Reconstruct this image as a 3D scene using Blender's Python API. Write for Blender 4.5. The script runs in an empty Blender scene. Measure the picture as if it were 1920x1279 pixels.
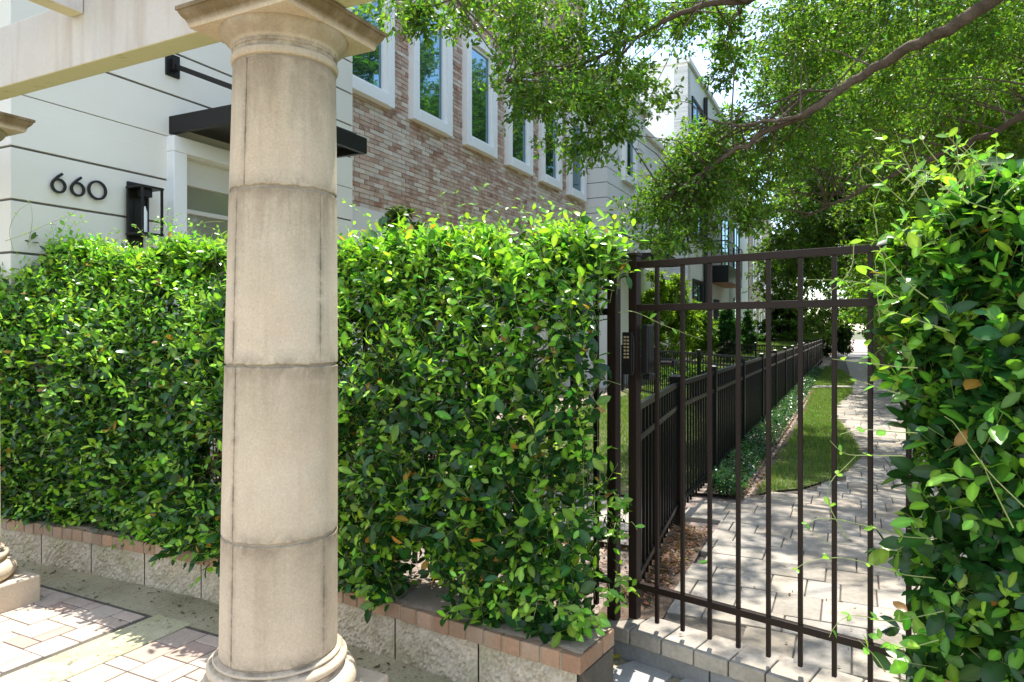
import bpy, bmesh, math, random
import numpy as np
from mathutils import Vector, Matrix
random.seed(7)
RNG = np.random.default_rng(11)
scene = bpy.context.scene
COL = scene.collection
F = 1310.0; HZ = 620.0; CAMH = 1.52
SA, CA = 0.4357, 0.9001                     # street direction (sin, cos) against the view axis
ANG = math.atan2(SA, CA)
GZ = 0.155                                  # garden walk level above the plaza

def at(px, py, D):
    return Vector(((px - 960) / F * D, D, CAMH + (HZ - py) / F * D))
def ground(px, py, z=0.0):
    D = F * (CAMH - z) / (py - HZ)
    return Vector(((px - 960) / F * D, D, z))
def st(x, y, z=0.0):                        # street coordinates -> world
    return Vector((x * CA + y * SA, -x * SA + y * CA, z))
def to_st(p):
    return (p[0] * CA - p[1] * SA, p[1] * CA + p[0] * SA)

# ------------------------------------------------------------------ materials
def new_mat(name):
    m = bpy.data.materials.new(name); m.use_nodes = True
    nt = m.node_tree; b = nt.nodes['Principled BSDF']
    return m, nt, b
def nd(nt, t, **kw):
    n = nt.nodes.new(t)
    for k, v in kw.items():
        if k.startswith('i_'):
            n.inputs[k[2:].replace('_', ' ')].default_value = v
        else: setattr(n, k, v)
    return n
def lk(nt, a, b): nt.links.new(a, b)
def coords(nt, scale=(1, 1, 1), rot=(0, 0, 0)):
    t = nd(nt, 'ShaderNodeTexCoord'); m = nd(nt, 'ShaderNodeMapping')
    m.inputs['Scale'].default_value = scale; m.inputs['Rotation'].default_value = rot
    lk(nt, t.outputs['Object'], m.inputs['Vector']); return m.outputs['Vector']
def noise(nt, vec, scale, detail=6, rough=.6, dist=0):
    n = nd(nt, 'ShaderNodeTexNoise')
    n.inputs['Scale'].default_value = scale; n.inputs['Detail'].default_value = detail
    n.inputs['Roughness'].default_value = rough; n.inputs['Distortion'].default_value = dist
    lk(nt, vec, n.inputs['Vector']); return n.outputs['Fac']
def ramp(nt, fac, stops):
    r = nd(nt, 'ShaderNodeValToRGB')
    while len(r.color_ramp.elements) < len(stops): r.color_ramp.elements.new(.5)
    for e, (p, c) in zip(r.color_ramp.elements, stops):
        e.position = p; e.color = (c, c, c, 1) if isinstance(c, (int, float)) else (*c, 1)
    lk(nt, fac, r.inputs['Fac']); return r.outputs['Color']
def mix(nt, fac, a, b, mode='MIX'):
    m = nd(nt, 'ShaderNodeMix', data_type='RGBA', blend_type=mode)
    for s, v in ((0, fac), (6, a), (7, b)):
        if hasattr(v, 'is_linked') or hasattr(v, 'links'): lk(nt, v, m.inputs[s])
        elif isinstance(v, (int, float)): m.inputs[s].default_value = v
        else: m.inputs[s].default_value = (*v, 1)
    return m.outputs[2]
def math_(nt, op, a, b=None):
    m = nd(nt, 'ShaderNodeMath', operation=op)
    for i, v in enumerate((a, b)):
        if v is None: continue
        if isinstance(v, (int, float)): m.inputs[i].default_value = v
        else: lk(nt, v, m.inputs[i])
    return m.outputs[0]
def bump(nt, b, h, strength=.3, dist=.01):
    n = nd(nt, 'ShaderNodeBump'); n.inputs['Strength'].default_value = strength; n.inputs['Distance'].default_value = dist
    lk(nt, h, n.inputs['Height']); lk(nt, n.outputs['Normal'], b.inputs['Normal'])
def attr(nt, name, out='Color'):
    a = nd(nt, 'ShaderNodeAttribute', attribute_name=name); return a.outputs[out]

M = {}
def speckle(name, c1, c2, scale=6, rough=.8, fine=80, bstr=.3, bdist=.004, fine_amt=.25, spec=.4):
    m, nt, b = new_mat(name); v = coords(nt)
    n1 = noise(nt, v, scale, 8, .65); n2 = noise(nt, v, fine, 4, .7)
    c = ramp(nt, n1, [(.3, c1), (.7, c2)])
    f = ramp(nt, n2, [(.3, .6), (.7, 1.25)])
    c = mix(nt, fine_amt, c, f, 'MULTIPLY')
    lk(nt, c, b.inputs['Base Color']); b.inputs['Roughness'].default_value = rough
    b.inputs['Specular IOR Level'].default_value = spec
    if bstr: bump(nt, b, n2, bstr, bdist)
    M[name] = m; return m, nt, b
def flat(name, c, rough=.5, metal=0, spec=.5):
    m, nt, b = new_mat(name)
    v = coords(nt); n = noise(nt, v, 9, 5)
    cc = mix(nt, ramp(nt, n, [(.3, 0.), (.7, 1.)]), tuple(x * .86 for x in c), tuple(min(1, x * 1.08) for x in c))
    lk(nt, cc, b.inputs['Base Color']); b.inputs['Roughness'].default_value = rough
    b.inputs['Metallic'].default_value = metal; b.inputs['Specular IOR Level'].default_value = spec
    M[name] = m; return m

# column limestone : warm cast stone, vertical rain streaks, dirt at joints (attribute "grime")
def stone(name, base_dirt):
    m, nt, b = new_mat(name)
    v = coords(nt); vs = coords(nt, (1, 1, .07))
    n1 = noise(nt, v, 3.5, 6, .6); n2 = noise(nt, v, 120, 3, .7); ns = noise(nt, vs, 16, 5, .6); nb = noise(nt, v, 14, 7, .7, .6)
    c = ramp(nt, n1, [(.25, (.53, .43, .305)), (.5, (.59, .485, .355)), (.75, (.63, .53, .40))])
    c = mix(nt, ramp(nt, ns, [(.56, 0.), (.70, .38)]), c, (.43, .34, .235))
    c = mix(nt, ramp(nt, noise(nt, v, 2.2, 4), [(.5, 0.), (.75, .5)]), c, (.58, .40, .27))
    c = mix(nt, ramp(nt, noise(nt, v, 1.3, 6, .65, .8), [(.56, 0.), (.66, .38)]), c, (.40, .335, .235))
    g = attr(nt, 'grime', 'Fac')
    gg = math_(nt, 'MULTIPLY', g, ramp(nt, nb, [(.38, .08), (.62, .95)]))
    c = mix(nt, gg, c, (.235, .185, .13))
    if base_dirt:
        d = ramp(nt, ns, [(.35, .0), (.55, .75)])
        hi = math_(nt, 'MULTIPLY', d, ramp(nt, noise(nt, v, 6, 6), [(.35, 0.), (.6, 1.)]))
        g2 = attr(nt, 'streak', 'Fac')
        c = mix(nt, math_(nt, 'MULTIPLY', hi, g2), c, (.13, .105, .05))
        c = mix(nt, math_(nt, 'MULTIPLY', math_(nt, 'MULTIPLY', g2, .93), ramp(nt, noise(nt, vs, 9, 5, .7), [(.3, .6), (.55, 1.)])), c, (.15, .10, .042))
    drip = math_(nt, 'MULTIPLY', attr(nt, 'drip', 'Fac'), ramp(nt, noise(nt, coords(nt, (1, 1, .12)), 22, 6, .7), [(.46, 0.), (.58, 1.)]))
    c = mix(nt, math_(nt, 'MULTIPLY', drip, .5), c, (.27, .20, .13))
    sp = ramp(nt, n2, [(.3, .72), (.7, 1.15)])
    c = mix(nt, .5, c, sp, 'MULTIPLY')
    pk = ramp(nt, noise(nt, v, 42, 4, .85), [(.66, 0.), (.72, .55)])
    c = mix(nt, pk, c, (.30, .235, .165))
    c = mix(nt, .4, c, ramp(nt, noise(nt, v, 11, 5, .7), [(.3, .8), (.7, 1.12)]), 'MULTIPLY')
    lk(nt, c, b.inputs['Base Color']); b.inputs['Roughness'].default_value = .75
    b.inputs['Specular IOR Level'].default_value = .3
    pit = ramp(nt, noise(nt, v, 55, 3, .8), [(.66, 1.), (.74, 0.)])
    h = math_(nt, 'ADD', math_(nt, 'ADD', math_(nt, 'MULTIPLY', n2, .4), nb), math_(nt, 'MULTIPLY', pit, .5))
    bump(nt, b, h, .4, .006)
    M[name] = m
stone('cast_stone', True)

def leaf_mat(name, rough=.32, trans=.45, tint=(1.3, 1.35, .55), spec=.5):
    m, nt, b = new_mat(name)
    c = attr(nt, 'leaf_col')
    lk(nt, c, b.inputs['Base Color']); b.inputs['Roughness'].default_value = rough
    b.inputs['Specular IOR Level'].default_value = spec
    t = nd(nt, 'ShaderNodeBsdfTranslucent')
    lk(nt, mix(nt, 1., c, tint, 'MULTIPLY'), t.inputs['Color'])
    mx = nd(nt, 'ShaderNodeMixShader'); mx.inputs[0].default_value = trans
    out = nt.nodes['Material Output']
    lk(nt, b.outputs[0], mx.inputs[1]); lk(nt, t.outputs[0], mx.inputs[2]); lk(nt, mx.outputs[0], out.inputs['Surface'])
    M[name] = m
leaf_mat('jasmine_leaf', .27, .42)
leaf_mat('tree_leaf', .40, .55, (1.45, 1.5, .55), .4)
leaf_mat('grass_blade', .5, .4, (1.2, 1.25, .5), .3)

def col_attr_mat(name, rough=.8, bumps=(60, .3, .004), dirt=None, spec=.4):
    m, nt, b = new_mat(name); v = coords(nt)
    c = attr(nt, 'tint'); n2 = noise(nt, v, bumps[0], 6, .7); n1 = noise(nt, v, 5, 6, .65)
    c = mix(nt, .5, c, ramp(nt, n2, [(.3, .62), (.7, 1.25)]), 'MULTIPLY')
    if dirt:
        c = mix(nt, math_(nt, 'MULTIPLY', ramp(nt, n1, [(dirt[1], 0.), (dirt[2], 1.)]), dirt[3]), c, dirt[0])
    lk(nt, c, b.inputs['Base Color']); b.inputs['Roughness'].default_value = rough
    b.inputs['Specular IOR Level'].default_value = spec
    bump(nt, b, n2, bumps[1], bumps[2]); M[name] = m
col_attr_mat('paver', .82, (70, .35, .004), ((.25, .2, .12), .55, .75, .5))
col_attr_mat('walk_paver', .85, (45, .5, .006), ((.16, .14, .10), .46, .68, .65))
col_attr_mat('cap_brick', .88, (55, .5, .005), ((.34, .29, .22), .45, .7, .6))
col_attr_mat('rock_face', .9, (85, .5, .005), ((.27, .26, .11), .46, .68, .5))

col_attr_mat('facade_brick', .92, (38, .8, .008), ((.62, .53, .45), .40, .68, .7), .2)
speckle('brick_mortar', (.46, .38, .31), (.58, .50, .42), 14, .95, 60, .4, .004, .4, .2)
# brick facade : tumbled red brick with smeared pale mortar
def brick(name, c1, c2, c3, mort, white):
    m, nt, b = new_mat(name)
    tc = nd(nt, 'ShaderNodeTexCoord'); sx = nd(nt, 'ShaderNodeSeparateXYZ'); cb = nd(nt, 'ShaderNodeCombineXYZ')
    lk(nt, tc.outputs['Object'], sx.inputs[0])
    lk(nt, sx.outputs['Y'], cb.inputs['X']); lk(nt, sx.outputs['Z'], cb.inputs['Y'])
    nv = nd(nt, 'ShaderNodeTexNoise'); nv.inputs['Scale'].default_value = 14; nv.inputs['Detail'].default_value = 4
    lk(nt, cb.outputs[0], nv.inputs['Vector'])
    add = nd(nt, 'ShaderNodeVectorMath', operation='MULTIPLY_ADD'); add.inputs[1].default_value = (.02, .016, 0)
    lk(nt, nv.outputs['Color'], add.inputs[0]); lk(nt, cb.outputs[0], add.inputs[2])
    bt = nd(nt, 'ShaderNodeTexBrick'); bt.offset = .5; bt.squash = 1
    bt.inputs['Scale'].default_value = 1; bt.inputs['Mortar Size'].default_value = .006; bt.inputs['Mortar Smooth'].default_value = .35
    bt.inputs['Brick Width'].default_value = .205; bt.inputs['Row Height'].default_value = .064; bt.inputs['Bias'].default_value = 0
    bt.inputs['Color1'].default_value = (0, 0, 0, 1); bt.inputs['Color2'].default_value = (1, 1, 1, 1); bt.inputs['Mortar'].default_value = (.5, .5, .5, 1)
    lk(nt, add.outputs[0], bt.inputs['Vector'])
    cc = ramp(nt, bt.outputs['Color'], [(.05, c1), (.35, c2), (.6, c3), (.78, mort)])
    n1 = noise(nt, add.outputs[0], 40, 5, .7); n2 = noise(nt, add.outputs[0], 3, 5, .7); n3 = noise(nt, add.outputs[0], 18, 6, .75)
    cc = mix(nt, math_(nt, 'MULTIPLY', ramp(nt, n3, [(.42, 0.), (.7, 1.)]), white), cc, mort)
    cc = mix(nt, .45, cc, ramp(nt, n1, [(.3, .5), (.7, 1.3)]), 'MULTIPLY')
    cc = mix(nt, ramp(nt, n2, [(.5, 0.), (.75, .3)]), cc, mort)
    f = bt.outputs['Fac']
    cc = mix(nt, f, cc, mort)
    lk(nt, cc, b.inputs['Base Color']); b.inputs['Roughness'].default_value = .9; b.inputs['Specular IOR Level'].default_value = .2
    h = math_(nt, 'SUBTRACT', math_(nt, 'MULTIPLY', n1, .5), f)
    bump(nt, b, h, 1.0, .02); M[name] = m
brick('tumbled_brick', (.23, .10, .065), (.36, .19, .13), (.46, .29, .215), (.64, .555, .475), .8)
brick('pale_brick', (.45, .30, .24), (.5, .36, .30), (.6, .5, .43), (.66, .6, .54), .5)
brick('painted_brick', (.72, .72, .70), (.76, .76, .74), (.8, .8, .78), (.62, .62, .6), .2)

speckle('white_stucco', (.71, .68, .60), (.75, .72, .645), 1.2, .85, 150, .12, .002, .1)
speckle('grey_stucco', (.68, .665, .63), (.72, .705, .67), 1.2, .85, 150, .12, .002, .1)
speckle('bright_stucco', (.80, .80, .78), (.84, .84, .82), 1.2, .85, 150, .1, .002, .08)
speckle('base_stucco', (.60, .59, .55), (.66, .65, .61), 2, .85, 120, .15, .002, .12)
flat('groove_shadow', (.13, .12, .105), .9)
speckle('white_frame', (.80, .80, .79), (.84, .84, .83), 1.2, .5, 120, .05, .001, .03)
flat('black_metal', (.012, .011, .011), .4, 0, .3)
flat('bronze_metal', (.021, .0125, .0095), .45, 0, .2)
flat('fence_metal', (.006, .006, .006), .35, 0, .22)
flat('dark_glass', (.006, .012, .010), .03, 0, .9)
flat('dark_void', (.01, .01, .01), .9)
flat('wood_soffit', (.32, .17, .08), .6)
flat('orange_tile', (.55, .16, .07), .8)
flat('cream_wall', (.72, .60, .50), .9)
flat('keypad_button', (.5, .38, .22), .45, .3)
speckle('plaza_concrete', (.27, .24, .14), (.44, .40, .27), 2.5, .9, 60, .5, .006, .5)
speckle('band_concrete', (.37, .34, .18), (.50, .465, .31), 5, .9, 60, .4, .005, .4)
for nm_ in ('plaza_concrete', 'band_concrete'):
    nt_s = M[nm_].node_tree; b_s = nt_s.nodes['Principled BSDF']; src = b_s.inputs['Base Color'].links[0].from_socket; v_s = coords(nt_s)
    c_s = mix(nt_s, ramp(nt_s, noise(nt_s, v_s, 26, 3, .75), [(.60, 0.), (.66, .8)]), src, (.10, .09, .05))
    c_s = mix(nt_s, ramp(nt_s, noise(nt_s, v_s, 90, 2, .6), [(.55, 0.), (.7, .5)]), c_s, (.62, .58, .46))
    lk(nt_s, c_s, b_s.inputs['Base Color'])
speckle('grey_slab', (.33, .32, .30), (.45, .44, .41), 5, .88, 70, .4, .005, .35)
speckle('dark_riser', (.19, .185, .175), (.27, .265, .25), 5, .88, 60, .4, .005, .35)
speckle('mortar', (.27, .22, .155), (.42, .35, .255), 9, .95, 60, .3, .004, .3)
speckle('cap_grit', (.28, .22, .165), (.42, .34, .27), 8, .95, 90, .6, .006, .5)
speckle('mulch', (.10, .065, .042), (.26, .18, .125), 22, .95, 70, 1., .02, .6)
speckle('pale_mulch', (.26, .19, .15), (.52, .42, .35), 16, .95, 70, 1., .02, .5)
speckle('joint_sand', (.07, .06, .048), (.14, .12, .095), 10, .95, 70, .5, .006, .4)
speckle('far_ground', (.07, .085, .035), (.16, .15, .08), .5, .95, 12, .5, .02, .4)
speckle('lawn_soil', (.08, .11, .03), (.16, .15, .06), 9, .95, 60, .6, .01, .5)
speckle('bark', (.085, .06, .042), (.20, .145, .105), 12, .9, 55, .9, .015, .6)
speckle('pale_bark', (.30, .24, .17), (.44, .36, .27), 12, .9, 55, .7, .01, .5)
speckle('twig', (.10, .065, .04), (.19, .12, .075), 20, .8, 90, .2, .002, .3)
speckle('green_stem', (.20, .26, .07), (.33, .36, .14), 20, .6, 90, .1, .001, .2)

def beam_mat():
    m, nt, b = new_mat('beam_paint'); v = coords(nt); vs = coords(nt, (1, 1, .08))
    n1 = noise(nt, v, 2.5, 6); ns = noise(nt, vs, 11, 5, .6); n2 = noise(nt, v, 60, 4)
    c = ramp(nt, n1, [(.3, (.53, .48, .425)), (.7, (.60, .555, .50))])
    c = mix(nt, ramp(nt, ns, [(.48, 0.), (.68, .65)]), c, (.42, .33, .27))
    c = mix(nt, .15, c, ramp(nt, n2, [(.3, .7), (.7, 1.2)]), 'MULTIPLY')
    # chipped, mossy lower arris; underside yellow also stands in for paver bounce light
    tc = nd(nt, 'ShaderNodeTexCoord'); sx = nd(nt, 'ShaderNodeSeparateXYZ'); lk(nt, tc.outputs['Normal'], sx.inputs[0])
    under = math_(nt, 'LESS_THAN', sx.outputs['Z'], -.5)
    c = mix(nt, math_(nt, 'MULTIPLY', under, .85), c, (.52, .49, .26))
    vx = coords(nt, (.25, 1, 1)); chip = ramp(nt, noise(nt, vx, 30, 5, .75), [(.6, 0.), (.68, 1.)])
    c = mix(nt, math_(nt, 'MULTIPLY', math_(nt, 'MULTIPLY', chip, under), .7), c, (.12, .09, .05))
    lk(nt, c, b.inputs['Base Color']); b.inputs['Roughness'].default_value = .7
    bump(nt, b, ns, .15, .004); M['beam_paint'] = m
beam_mat()

def pane_mat(name, base, tintmix, rough=.02, gcol=(.25, .40, .47)):
    m, nt, b = new_mat(name)
    out = nt.nodes['Material Output']
    g = nd(nt, 'ShaderNodeBsdfGlossy'); g.inputs['Roughness'].default_value = rough
    g.inputs['Color'].default_value = (*gcol, 1)
    b.inputs['Base Color'].default_value = (*base, 1); b.inputs['Roughness'].default_value = .2
    mx = nd(nt, 'ShaderNodeMixShader'); mx.inputs[0].default_value = tintmix
    lk(nt, b.outputs[0], mx.inputs[1]); lk(nt, g.outputs[0], mx.inputs[2]); lk(nt, mx.outputs[0], out.inputs['Surface'])
    v = coords(nt, (1, 1, .6)); n = noise(nt, v, 1.7, 3)
    bm = nd(nt, 'ShaderNodeBump'); bm.inputs['Strength'].default_value = .06; bm.inputs['Distance'].default_value = .02
    lk(nt, n, bm.inputs['Height']); lk(nt, bm.outputs[0], g.inputs['Normal']); M[name] = m
pane_mat('window_glass', (.012, .028, .03), .66)
pane_mat('door_glass', (.30, .29, .24), .32, .06, (.8, .8, .75))

# ------------------------------------------------------------------ mesh helpers
class MB:
    def __init__(s): s.v = []; s.f = []; s.m = []; s.t = {}
    def add(s, vs, fs, m=0):
        o = len(s.v); s.v += [tuple(p) for p in vs]; s.f += [tuple(i + o for i in f) for f in fs]; s.m += [m] * len(fs)
        return range(o, len(s.v))
    def box(s, x0, x1, y0, y1, z0, z1, m=0):
        return s.add([(x0, y0, z0), (x1, y0, z0), (x1, y1, z0), (x0, y1, z0), (x0, y0, z1), (x1, y0, z1), (x1, y1, z1), (x0, y1, z1)],
                     [(3, 2, 1, 0), (4, 5, 6, 7), (0, 1, 5, 4), (1, 2, 6, 5), (2, 3, 7, 6), (3, 0, 4, 7)], m)
    def obox(s, c, ax, h, m=0):             # oriented box
        c = Vector(c); a = [Vector(q).normalized() * k for q, k in zip(ax, h)]
        vs = [c + a[0] * i + a[1] * j + a[2] * k for k in (-1, 1) for i, j in ((-1, -1), (1, -1), (1, 1), (-1, 1))]
        return s.add(vs, [(3, 2, 1, 0), (4, 5, 6, 7), (0, 1, 5, 4), (1, 2, 6, 5), (2, 3, 7, 6), (3, 0, 4, 7)], m)
    def bar(s, p, q, w, h, m=0, up=(0, 0, 1)):
        p = Vector(p); q = Vector(q); d = q - p; L = d.length; d.normalize()
        u = Vector(up); sd = d.cross(u)
        if sd.length < 1e-4: sd = d.cross(Vector((1, 0, 0)))
        sd.normalize(); uu = sd.cross(d)
        return s.obox((p + q) / 2, (d, sd, uu), (L / 2, w / 2, h / 2), m)
    def tube(s, pts, rad, n=6, m=0):
        pts = [Vector(p) for p in pts]
        if not hasattr(rad, '__len__'): rad = [rad] * len(pts)
        ref = None; vs = []; fs = []
        for i, p in enumerate(pts):
            d = (pts[min(i + 1, len(pts) - 1)] - pts[max(i - 1, 0)])
            if d.length < 1e-9: d = Vector((0, 0, 1))
            d.normalize()
            if ref is None:
                ref = d.cross(Vector((.3, .2, 1)));
                if ref.length < 1e-3: ref = d.cross(Vector((1, 0, 0)))
            ref = (ref - d * ref.dot(d)).normalized(); b = d.cross(ref)
            for k in range(n):
                a = 2 * math.pi * k / n
                vs.append(p + (ref * math.cos(a) + b * math.sin(a)) * rad[i])
        for i in range(len(pts) - 1):
            for k in range(n):
                k2 = (k + 1) % n
                fs.append((i * n + k, i * n + k2, (i + 1) * n + k2, (i + 1) * n + k))
        fs.append(tuple(range(n - 1, -1, -1))); fs.append(tuple(range((len(pts) - 1) * n, len(pts) * n)))
        return s.add(vs, fs, m)
    def lathe(s, prof, n=64, c=(0, 0), m=0, cap=True):
        vs = []; fs = []
        for r, z in prof:
            for k in range(n):
                a = 2 * math.pi * k / n; vs.append((c[0] + r * math.cos(a), c[1] + r * math.sin(a), z))
        for i in range(len(prof) - 1):
            for k in range(n):
                k2 = (k + 1) % n; fs.append((i * n + k, i * n + k2, (i + 1) * n + k2, (i + 1) * n + k))
        if cap:
            fs.append(tuple(range(n - 1, -1, -1))); fs.append(tuple(range((len(prof) - 1) * n, len(prof) * n)))
        return s.add(vs, fs, m)
    def prism(s, poly, z0, z1, m=0):
        n = len(poly)
        vs = [(p[0], p[1], z0) for p in poly] + [(p[0], p[1], z1) for p in poly]
        fs = [tuple(range(n - 1, -1, -1)), tuple(range(n, 2 * n))] + [(i, (i + 1) % n, n + (i + 1) % n, n + i) for i in range(n)]
        return s.add(vs, fs, m)

def setp(o, label=None, cat=None, group=None, kind=None):
    if label: o['label'] = label
    if cat: o['category'] = cat
    if group: o['group'] = group
    if kind: o['kind'] = kind
    return o
OFF = {}
def thing(name, label, cat, loc, rot=0, group=None, off=None):
    o = bpy.data.objects.new(name, None); COL.objects.link(o)
    o.location = loc; o.rotation_euler = (0, 0, rot); o.empty_display_size = .1
    OFF[o.name] = Vector(off) if off is not None else Vector((0, 0, 0))
    return setp(o, label, cat, group)
def build(name, mb, mats, parent=None, smooth=False, bevel=0, off=None, tint=None, attrs=None, segs=2):
    if isinstance(mats, str): mats = [mats]
    off = Vector(off) if off is not None else (OFF.get(parent.name, Vector((0, 0, 0))) if parent else Vector((0, 0, 0)))
    me = bpy.data.meshes.new(name)
    me.from_pydata([tuple(Vector(v) - off) for v in mb.v], [], mb.f)
    for k in mats: me.materials.append(M[k])
    if any(mb.m): me.polygons.foreach_set('material_index', mb.m)
    if tint is not None:
        a = me.attributes.new('tint', 'FLOAT_COLOR', 'POINT')
        a.data.foreach_set('color', np.array([(*c, 1) for c in tint], dtype=np.float32).ravel())
    if attrs:
        for k, arr in attrs.items():
            a = me.attributes.new(k, 'FLOAT', 'POINT'); a.data.foreach_set('value', np.array(arr, dtype=np.float32))
    me.update()
    if smooth:
        me.polygons.foreach_set('use_smooth', [True] * len(me.polygons))
    o = bpy.data.objects.new(name, me); COL.objects.link(o)
    if parent:
        o.parent = parent; OFF[o.name] = OFF.get(parent.name, Vector((0, 0, 0)))
    if bevel:
        b = o.modifiers.new('edge', 'BEVEL'); b.width = bevel; b.segments = segs; b.limit_method = 'ANGLE'; b.angle_limit = .6
    if smooth and hasattr(me, 'set_sharp_from_angle'): me.set_sharp_from_angle(angle=math.radians(42))
    return o
def structure(o): o['kind'] = 'structure'; return o

def np_obj(name, V, polys, mat, parent=None, col=None, smooth=False, off=None):
    """polys: list of (K,n) int arrays"""
    me = bpy.data.meshes.new(name)
    off = Vector(off) if off is not None else (OFF.get(parent.name, Vector((0, 0, 0))) if parent else Vector((0, 0, 0)))
    V = V - np.array(off)
    me.vertices.add(len(V)); me.vertices.foreach_set('co', V.astype(np.float32).ravel())
    loops = np.concatenate([p.ravel() for p in polys]).astype(np.int32)
    tot = np.concatenate([np.full(len(p), p.shape[1], dtype=np.int32) for p in polys])
    start = np.concatenate([[0], np.cumsum(tot)[:-1]]).astype(np.int32)
    me.loops.add(len(loops)); me.loops.foreach_set('vertex_index', loops)
    me.polygons.add(len(tot)); me.polygons.foreach_set('loop_start', start)
    try: me.polygons.foreach_set('loop_total', tot)
    except Exception: pass
    me.update(calc_edges=True)
    if smooth: me.polygons.foreach_set('use_smooth', np.ones(len(tot), dtype=bool))
    if col is not None:
        a = me.attributes.new('leaf_col', 'FLOAT_COLOR', 'POINT')
        a.data.foreach_set('color', np.concatenate([col, np.ones((len(col), 1))], 1).astype(np.float32).ravel())
    me.materials.append(M[mat]); me.validate()
    o = bpy.data.objects.new(name, me); COL.objects.link(o)
    if parent: o.parent = parent
    return o
def unit(a): return a / np.maximum(np.linalg.norm(a, axis=-1, keepdims=True), 1e-9)
def rand_unit(n): return unit(RNG.normal(size=(n, 3)))

def leaf_mesh(name, pos, d, nrm, L, W, col, mat, parent=None, fold=.22, droop=.18, simple=False):
    """real leaf shapes: folded along the midrib and curved along the length"""
    n = len(pos); d = unit(d); nrm = nrm - d * np.sum(nrm * d, 1, keepdims=True); nrm = unit(nrm); sd = np.cross(d, nrm)
    L = np.asarray(L)[:, None]; W = np.asarray(W)[:, None]
    fo = (fold * (.4 + 1.2 * RNG.random((n, 1)))); dr = droop * (RNG.random((n, 1)) * 1.6 - .2)
    if simple:
        P = [pos, pos + d * L * .5 + sd * W * .5 + nrm * fo * W * .5, pos + d * L - nrm * dr * L, pos + d * L * .5 - sd * W * .5 + nrm * fo * W * .5]
        V = np.stack(P, 1).reshape(-1, 3); b = np.arange(n)[:, None] * 4
        polys = [b + np.array([0, 1, 2]), b + np.array([0, 2, 3])]; k = 4
    else:
        def pt(t, s, w): return pos + d * L * t + sd * (s * w) * W * .5 + nrm * (abs(s) * fo * w * W * .5 - dr * t * t * L)
        P = [pt(0, 0, 0), pt(.20, 1, .66), pt(.48, 1, 1.0), pt(.78, 1, .70), pt(1, 0, 0), pt(.20, -1, .66), pt(.48, -1, 1.0), pt(.78, -1, .70), pt(.20, 0, 0), pt(.48, 0, 0), pt(.78, 0, 0)]
        V = np.stack(P, 1).reshape(-1, 3); b = np.arange(n)[:, None] * 11
        polys = [b + np.array(q) for q in ([0, 8, 1], [10, 4, 3], [0, 5, 8], [10, 7, 4])] + [b + np.array(q) for q in ([8, 9, 2, 1], [9, 10, 3, 2], [5, 6, 9, 8], [6, 7, 10, 9])]; k = 11
    cc = np.repeat(col, k, 0)
    if k == 11:                             # paler midrib, slightly paler rim
        f = np.array([1.35, .95, .88, .95, 1.0, .95, .88, .95, 1.45, 1.4, 1.25])
        cc = np.clip(cc * np.tile(f, n)[:, None], 0, .9)
    return np_obj(name, V, polys, mat, parent, cc, smooth=not simple)

def stick_mesh(name, A, B, ra, rb, mat, parent=None):
    n = len(A); d = unit(B - A); r = np.cross(d, np.array([.31, .2, .93])); r = unit(r); s = np.cross(d, r)
    rows = []
    for P, R in ((A, ra), (B, rb)):
        R = np.broadcast_to(np.asarray(R, float).reshape(-1, 1), (n, 1))
        for k in range(3):
            a = 2 * math.pi * k / 3; rows.append(P + (r * math.cos(a) + s * math.sin(a)) * R)
    V = np.stack(rows, 1).reshape(-1, 3); b = np.arange(n)[:, None] * 6
    polys = [b + np.array(q) for q in ([0, 1, 4, 3], [1, 2, 5, 4], [2, 0, 3, 5])]
    return np_obj(name, V, polys, mat, parent)

def pal(n, base, var=.25, hue=.2):
    base = np.asarray(base, float); k = 1 + var * RNG.normal(size=(n, 1)); k = np.clip(k, .45, 1.8)
    h = 1 + hue * RNG.normal(size=(n, 3)) * np.array([1, .45, .9])
    return np.clip(base * k * h, .004, .9)

def curve_pts(ctrl, step=.05):              # Catmull-Rom resampled by length
    P = [Vector(p) for p in ctrl]; P = [P[0] * 2 - P[1]] + P + [P[-1] * 2 - P[-2]]
    out = []
    for i in range(1, len(P) - 2):
        for k in range(40):
            t = k / 40; a, b, c, d = P[i - 1:i + 3]
            out.append(.5 * ((2 * b) + (c - a) * t + (2 * a - 5 * b + 4 * c - d) * t * t + (3 * b - a - 3 * c + d) * t ** 3))
    out.append(P[-2]); res = [out[0]]; acc = 0
    for p, q in zip(out, out[1:]):
        L = (q - p).length
        while acc + L >= step and L > 0:
            t = (step - acc) / L; p = p.lerp(q, t); res.append(p); L = (q - p).length; acc = 0
        acc += L
    return res

# ------------------------------------------------------------------ camera, light, world
cam_d = bpy.data.cameras.new('camera'); cam = bpy.data.objects.new('camera', cam_d); COL.objects.link(cam)
cam.location = (0, 0, CAMH); cam.rotation_euler = (math.pi / 2, 0, 0)
cam_d.sensor_width = 36; cam_d.lens = F / 1920 * 36; cam_d.shift_y = -(639.5 - HZ) / 1920
cam_d.clip_start = .05; cam_d.clip_end = 2000; scene.camera = cam
SUN_EL = math.radians(70); sh = Vector((-.10, .995)).normalized()
shw = Vector((sh.x * CA + sh.y * SA, -sh.x * SA + sh.y * CA))       # towards the sun, world xy
to_sun = Vector((shw.x * math.cos(SUN_EL), shw.y * math.cos(SUN_EL), math.sin(SUN_EL)))
sd_ = bpy.data.lights.new('sun', 'SUN'); sd_.energy = 3.1; sd_.angle = math.radians(.53); sd_.color = (1, .955, .88)
sun = bpy.data.objects.new('sun', sd_); COL.objects.link(sun); sun.location = (0, 0, 30)
sun.rotation_euler = to_sun.to_track_quat('Z', 'Y').to_euler()
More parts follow.
